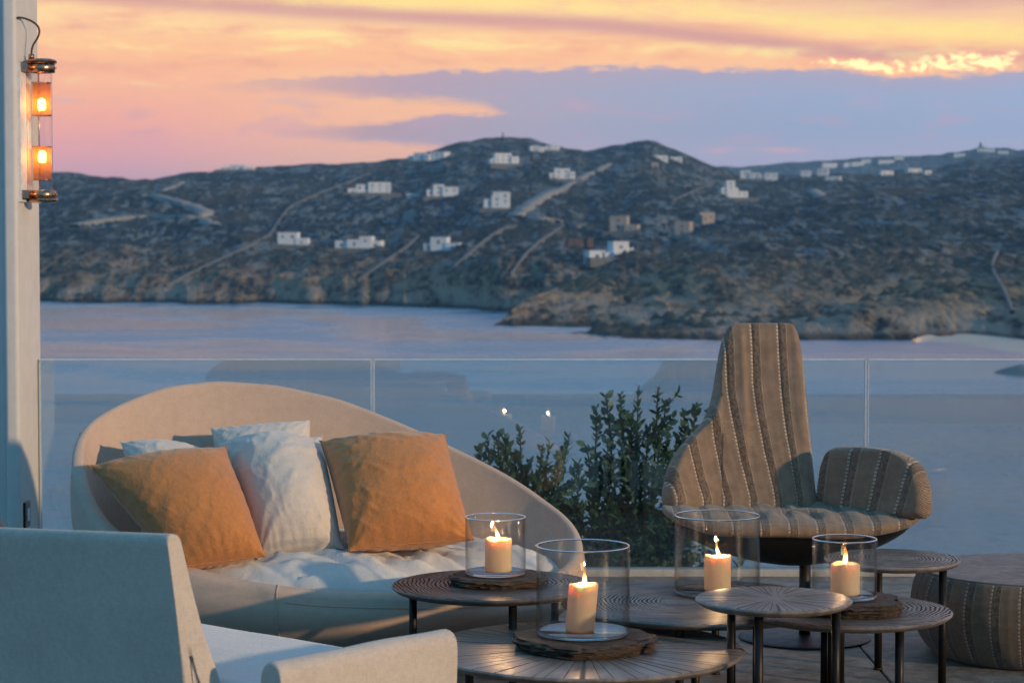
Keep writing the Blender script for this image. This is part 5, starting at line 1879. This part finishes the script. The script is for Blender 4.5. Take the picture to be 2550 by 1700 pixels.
# ------------------------------------------------------------------ pouf
pcx, pcy = atY(2575, 1420, 7.45)[0], 7.45
pouf = thing('pouf', (pcx, pcy, 0), 'round drum pouf in grey lozenge weave with a smooth dark top, at the right edge', 'pouf')
pp = [(0.300, 0.0), (0.335, 0.006), (0.370, 0.04), (0.396, 0.09), (0.410, 0.14), (0.412, 0.18), (0.406, 0.225), (0.394, 0.262), (0.384, 0.282), (0.376, 0.286)]
pp = spline(pp, 40)
nT = 160
V, UV = [], []
tz = np.linspace(0, 2 * math.pi, nT + 1)
s_acc = np.concatenate([[0], np.cumsum(np.linalg.norm(np.diff(pp, axis=0), axis=1))])
for a in tz:
    for (r_, z_), sl_ in zip(pp, s_acc):
        ph = (a * 0.41 / 0.094 + 100) % 1
        rr2 = r_ - 0.0025 * math.exp(-((ph - 0.115) / 0.05) ** 2)
        V.append((pcx + rr2 * math.cos(a), pcy + rr2 * math.sin(a), z_))
        UV.append((a * 0.41, sl_))
mesh('cover', V, grid_faces(nT + 1, 40), M_stripe2, pouf, uv=UV)
v, f = lathe([(0.0001, 0.290), (0.2, 0.290), (0.370, 0.291), (0.377, 0.290), (0.379, 0.286), (0.375, 0.280)], pcx, pcy, 128)
mesh('top', v, f, M_tray, pouf, sharp=40)

# ------------------------------------------------------------------ shrubs beyond the glass
def leaf_mat():
    m, n, out = new_mat('olive_leaf')
    g = n.node('ShaderNodeNewGeometry')
    rnd = E(n, g.outputs['Random Per Island'])
    cc = n.ramp(rnd, [(0.0, (0.055, 0.105, 0.060, 1)), (0.5, (0.11, 0.175, 0.095, 1)), (1.0, (0.20, 0.265, 0.15, 1))])
    back = E(n, g.outputs['Backfacing'])
    cc = n.mix(back * 0.5, cc, (0.11, 0.15, 0.11, 1))
    p = n.node('ShaderNodeBsdfPrincipled')
    n.set(p.inputs['Base Color'], cc)
    p.inputs['Roughness'].default_value = 0.5
    t = n.node('ShaderNodeBsdfTranslucent')
    n.set(t.inputs[0], cc)
    mx = n.node('ShaderNodeMixShader')
    mx.inputs[0].default_value = 0.2
    n.l.new(p.outputs[0], mx.inputs[1])
    n.l.new(t.outputs[0], mx.inputs[2])
    n.l.new(mx.outputs[0], out.inputs[0])
    return m


M_leaf = leaf_mat()
M_bark = simple('grey_bark', (0.10, 0.085, 0.07), 0.9, bumps=0.5)


def shrub(label, base, tips, seed, dens, group):
    rs = np.random.default_rng(seed)
    root = thing('olive_shrub', tuple(base), label, 'shrub', group)
    LV, LF = [], []
    stems = []
    for (tp, n_side) in tips:
        tp = np.array(tp)
        mid = (base + tp) / 2 + np.array([(tp[0] - base[0]) * 0.30, 0, -0.04]) + rs.normal(0, 0.035, 3)
        path = spline([base + rs.normal(0, 0.04, 3) * [1, 1, 0] + np.array([(tp[0] - base[0]) * 0.25, 0, 0]), mid, tp], 26)
        stems.append((path, 0.007))
        subs = [(path[int(26 * 0.35):], 1.0)]
        for s_ in range(int(n_side * 0.8)):
            q = rs.uniform(0.3, 0.92)
            p0 = path[int(q * 25)]
            dirv = (path[min(25, int(q * 25) + 1)] - p0)
            dirv /= np.linalg.norm(dirv) + 1e-9
            side = rs.normal(0, 1, 3) * [1, 0.9, 0.5]
            side /= np.linalg.norm(side)
            dd = dirv * 0.45 + side * 0.95 + np.array([0, 0, 0.15])
            dd /= np.linalg.norm(dd)
            L_ = rs.uniform(0.08, 0.20) * (1.1 - 0.4 * q)
            p1 = p0 + dd * L_
            sp_ = spline([p0, (p0 + p1) / 2 + rs.normal(0, 0.006, 3), p1], 8)
            stems.append((sp_, 0.003))
            subs.append((sp_, 1.0))
        for sp_, _ in subs:
            ln = np.sum(np.linalg.norm(np.diff(sp_, axis=0), axis=1))
            nl_ = max(3, int(ln * dens))
            for k_ in range(nl_):
                q = ((k_ + rs.uniform(0, 0.8)) / nl_) ** 0.75
                q = min(q, 0.999)
                fi = q * (len(sp_) - 1)
                i0 = min(int(fi), len(sp_) - 2)
                p0 = sp_[i0] + (sp_[i0 + 1] - sp_[i0]) * (fi - i0)
                T = sp_[i0 + 1] - sp_[i0]; T /= np.linalg.norm(T) + 1e-9
                a = k_ * 2.4 + rs.uniform(-0.4, 0.4)
                ref = np.cross(T, [0.3, 0.8, 0.1]); ref /= np.linalg.norm(ref) + 1e-9
                r2 = np.cross(T, ref)
                out = math.cos(a) * ref + math.sin(a) * r2
                dl = T * rs.uniform(0.5, 1.1) + out * rs.uniform(0.5, 0.9)
                dl /= np.linalg.norm(dl)
                wv_ = np.cross(dl, rs.normal(0, 1, 3)); wv_ /= np.linalg.norm(wv_) + 1e-9
                nn = np.cross(dl, wv_)
                l_ = rs.uniform(0.022, 0.056) ; w_ = l_ * rs.uniform(0.17, 0.30)
                o = len(LV)
                LV += [p0, p0 + dl * l_ * 0.35 + wv_ * w_ + nn * 0.001, p0 + dl * l_ * 0.35 - wv_ * w_ + nn * 0.001,
                       p0 + dl * l_ * 0.72 + wv_ * w_ * 0.8, p0 + dl * l_ * 0.72 - wv_ * w_ * 0.8, p0 + dl * l_ - nn * 0.003]
                LF += [(o, o + 1, o + 2), (o + 1, o + 3, o + 4, o + 2), (o + 3, o + 5, o + 4)]
    o = mesh('foliage', LV, LF, M_leaf, root)
    o['kind'] = 'stuff'
    parts = [tube(p_, np.linspace(r_, r_ * 0.4, len(p_)), 5) for p_, r_ in stems]
    v, f = merge(*parts)
    mesh('branches', v, f, M_bark, root)
    return root


def tips(lst, d):
    return [(atY(x * D2S, y * D2S, d + random.uniform(-0.14, 0.14)), ns) for x, y, ns in lst]


bs1 = atY(1195 * D2S, 1290 * D2S, 9.85); bs1[2] = -0.22
shrub('small olive-leaved shrub beyond the glass, nearest the sofa', bs1,
      tips([(1100, 1025, 7), (1118, 1000, 9), (1140, 1003, 9), (1160, 1000, 9), (1195, 985, 8), (1180, 1040, 12), (1215, 1060, 12), (1245, 1025, 9), (1262, 1015, 9), (1290, 1030, 7),
            (1308, 1005, 4), (1255, 1090, 12), (1225, 1110, 12), (1200, 1090, 12), (1150, 1060, 12), (1280, 1080, 9), (1260, 1150, 10), (1290, 1130, 7), (1240, 1180, 12), (1230, 1230, 10), (1275, 1200, 8)], 9.85), 4, 105,
      'shrubs beyond the glass')
bs2 = atY(1455 * D2S, 1300 * D2S, 9.95); bs2[2] = -0.25
shrub('taller olive-leaved shrub beyond the glass, beside the lounge chair', bs2,
      tips([(1370, 935, 5), (1392, 905, 7), (1425, 905, 8), (1466, 892, 8), (1512, 888, 7), (1530, 925, 5), (1572, 945, 8), (1600, 930, 7), (1625, 940, 6), (1450, 960, 12), (1490, 980, 12), (1420, 985, 12),
            (1395, 1010, 8), (1350, 1035, 8), (1330, 1060, 8), (1320, 1085, 6), (1380, 1060, 12), (1430, 1050, 14), (1480, 1060, 14), (1530, 1020, 14), (1560, 1000, 12), (1540, 1080, 14),
            (1500, 1120, 14), (1440, 1120, 14), (1390, 1110, 12), (1345, 1120, 8), (1330, 1160, 7), (1360, 1180, 10), (1410, 1180, 14), (1460, 1190, 14), (1520, 1190, 14), (1560, 1140, 12),
            (1590, 1210, 12), (1385, 1240, 12), (1430, 1250, 14), (1480, 1260, 14), (1540, 1260, 14), (1360, 1270, 8), (1600, 1270, 10), (1650, 1250, 8), (1580, 1060, 12), (1640, 1290, 8), (1700, 1285, 6),
            (1400, 1290, 12), (1450, 1295, 12), (1500, 1295, 12), (1550, 1295, 12)], 9.95), 9, 95,
      'shrubs beyond the glass')
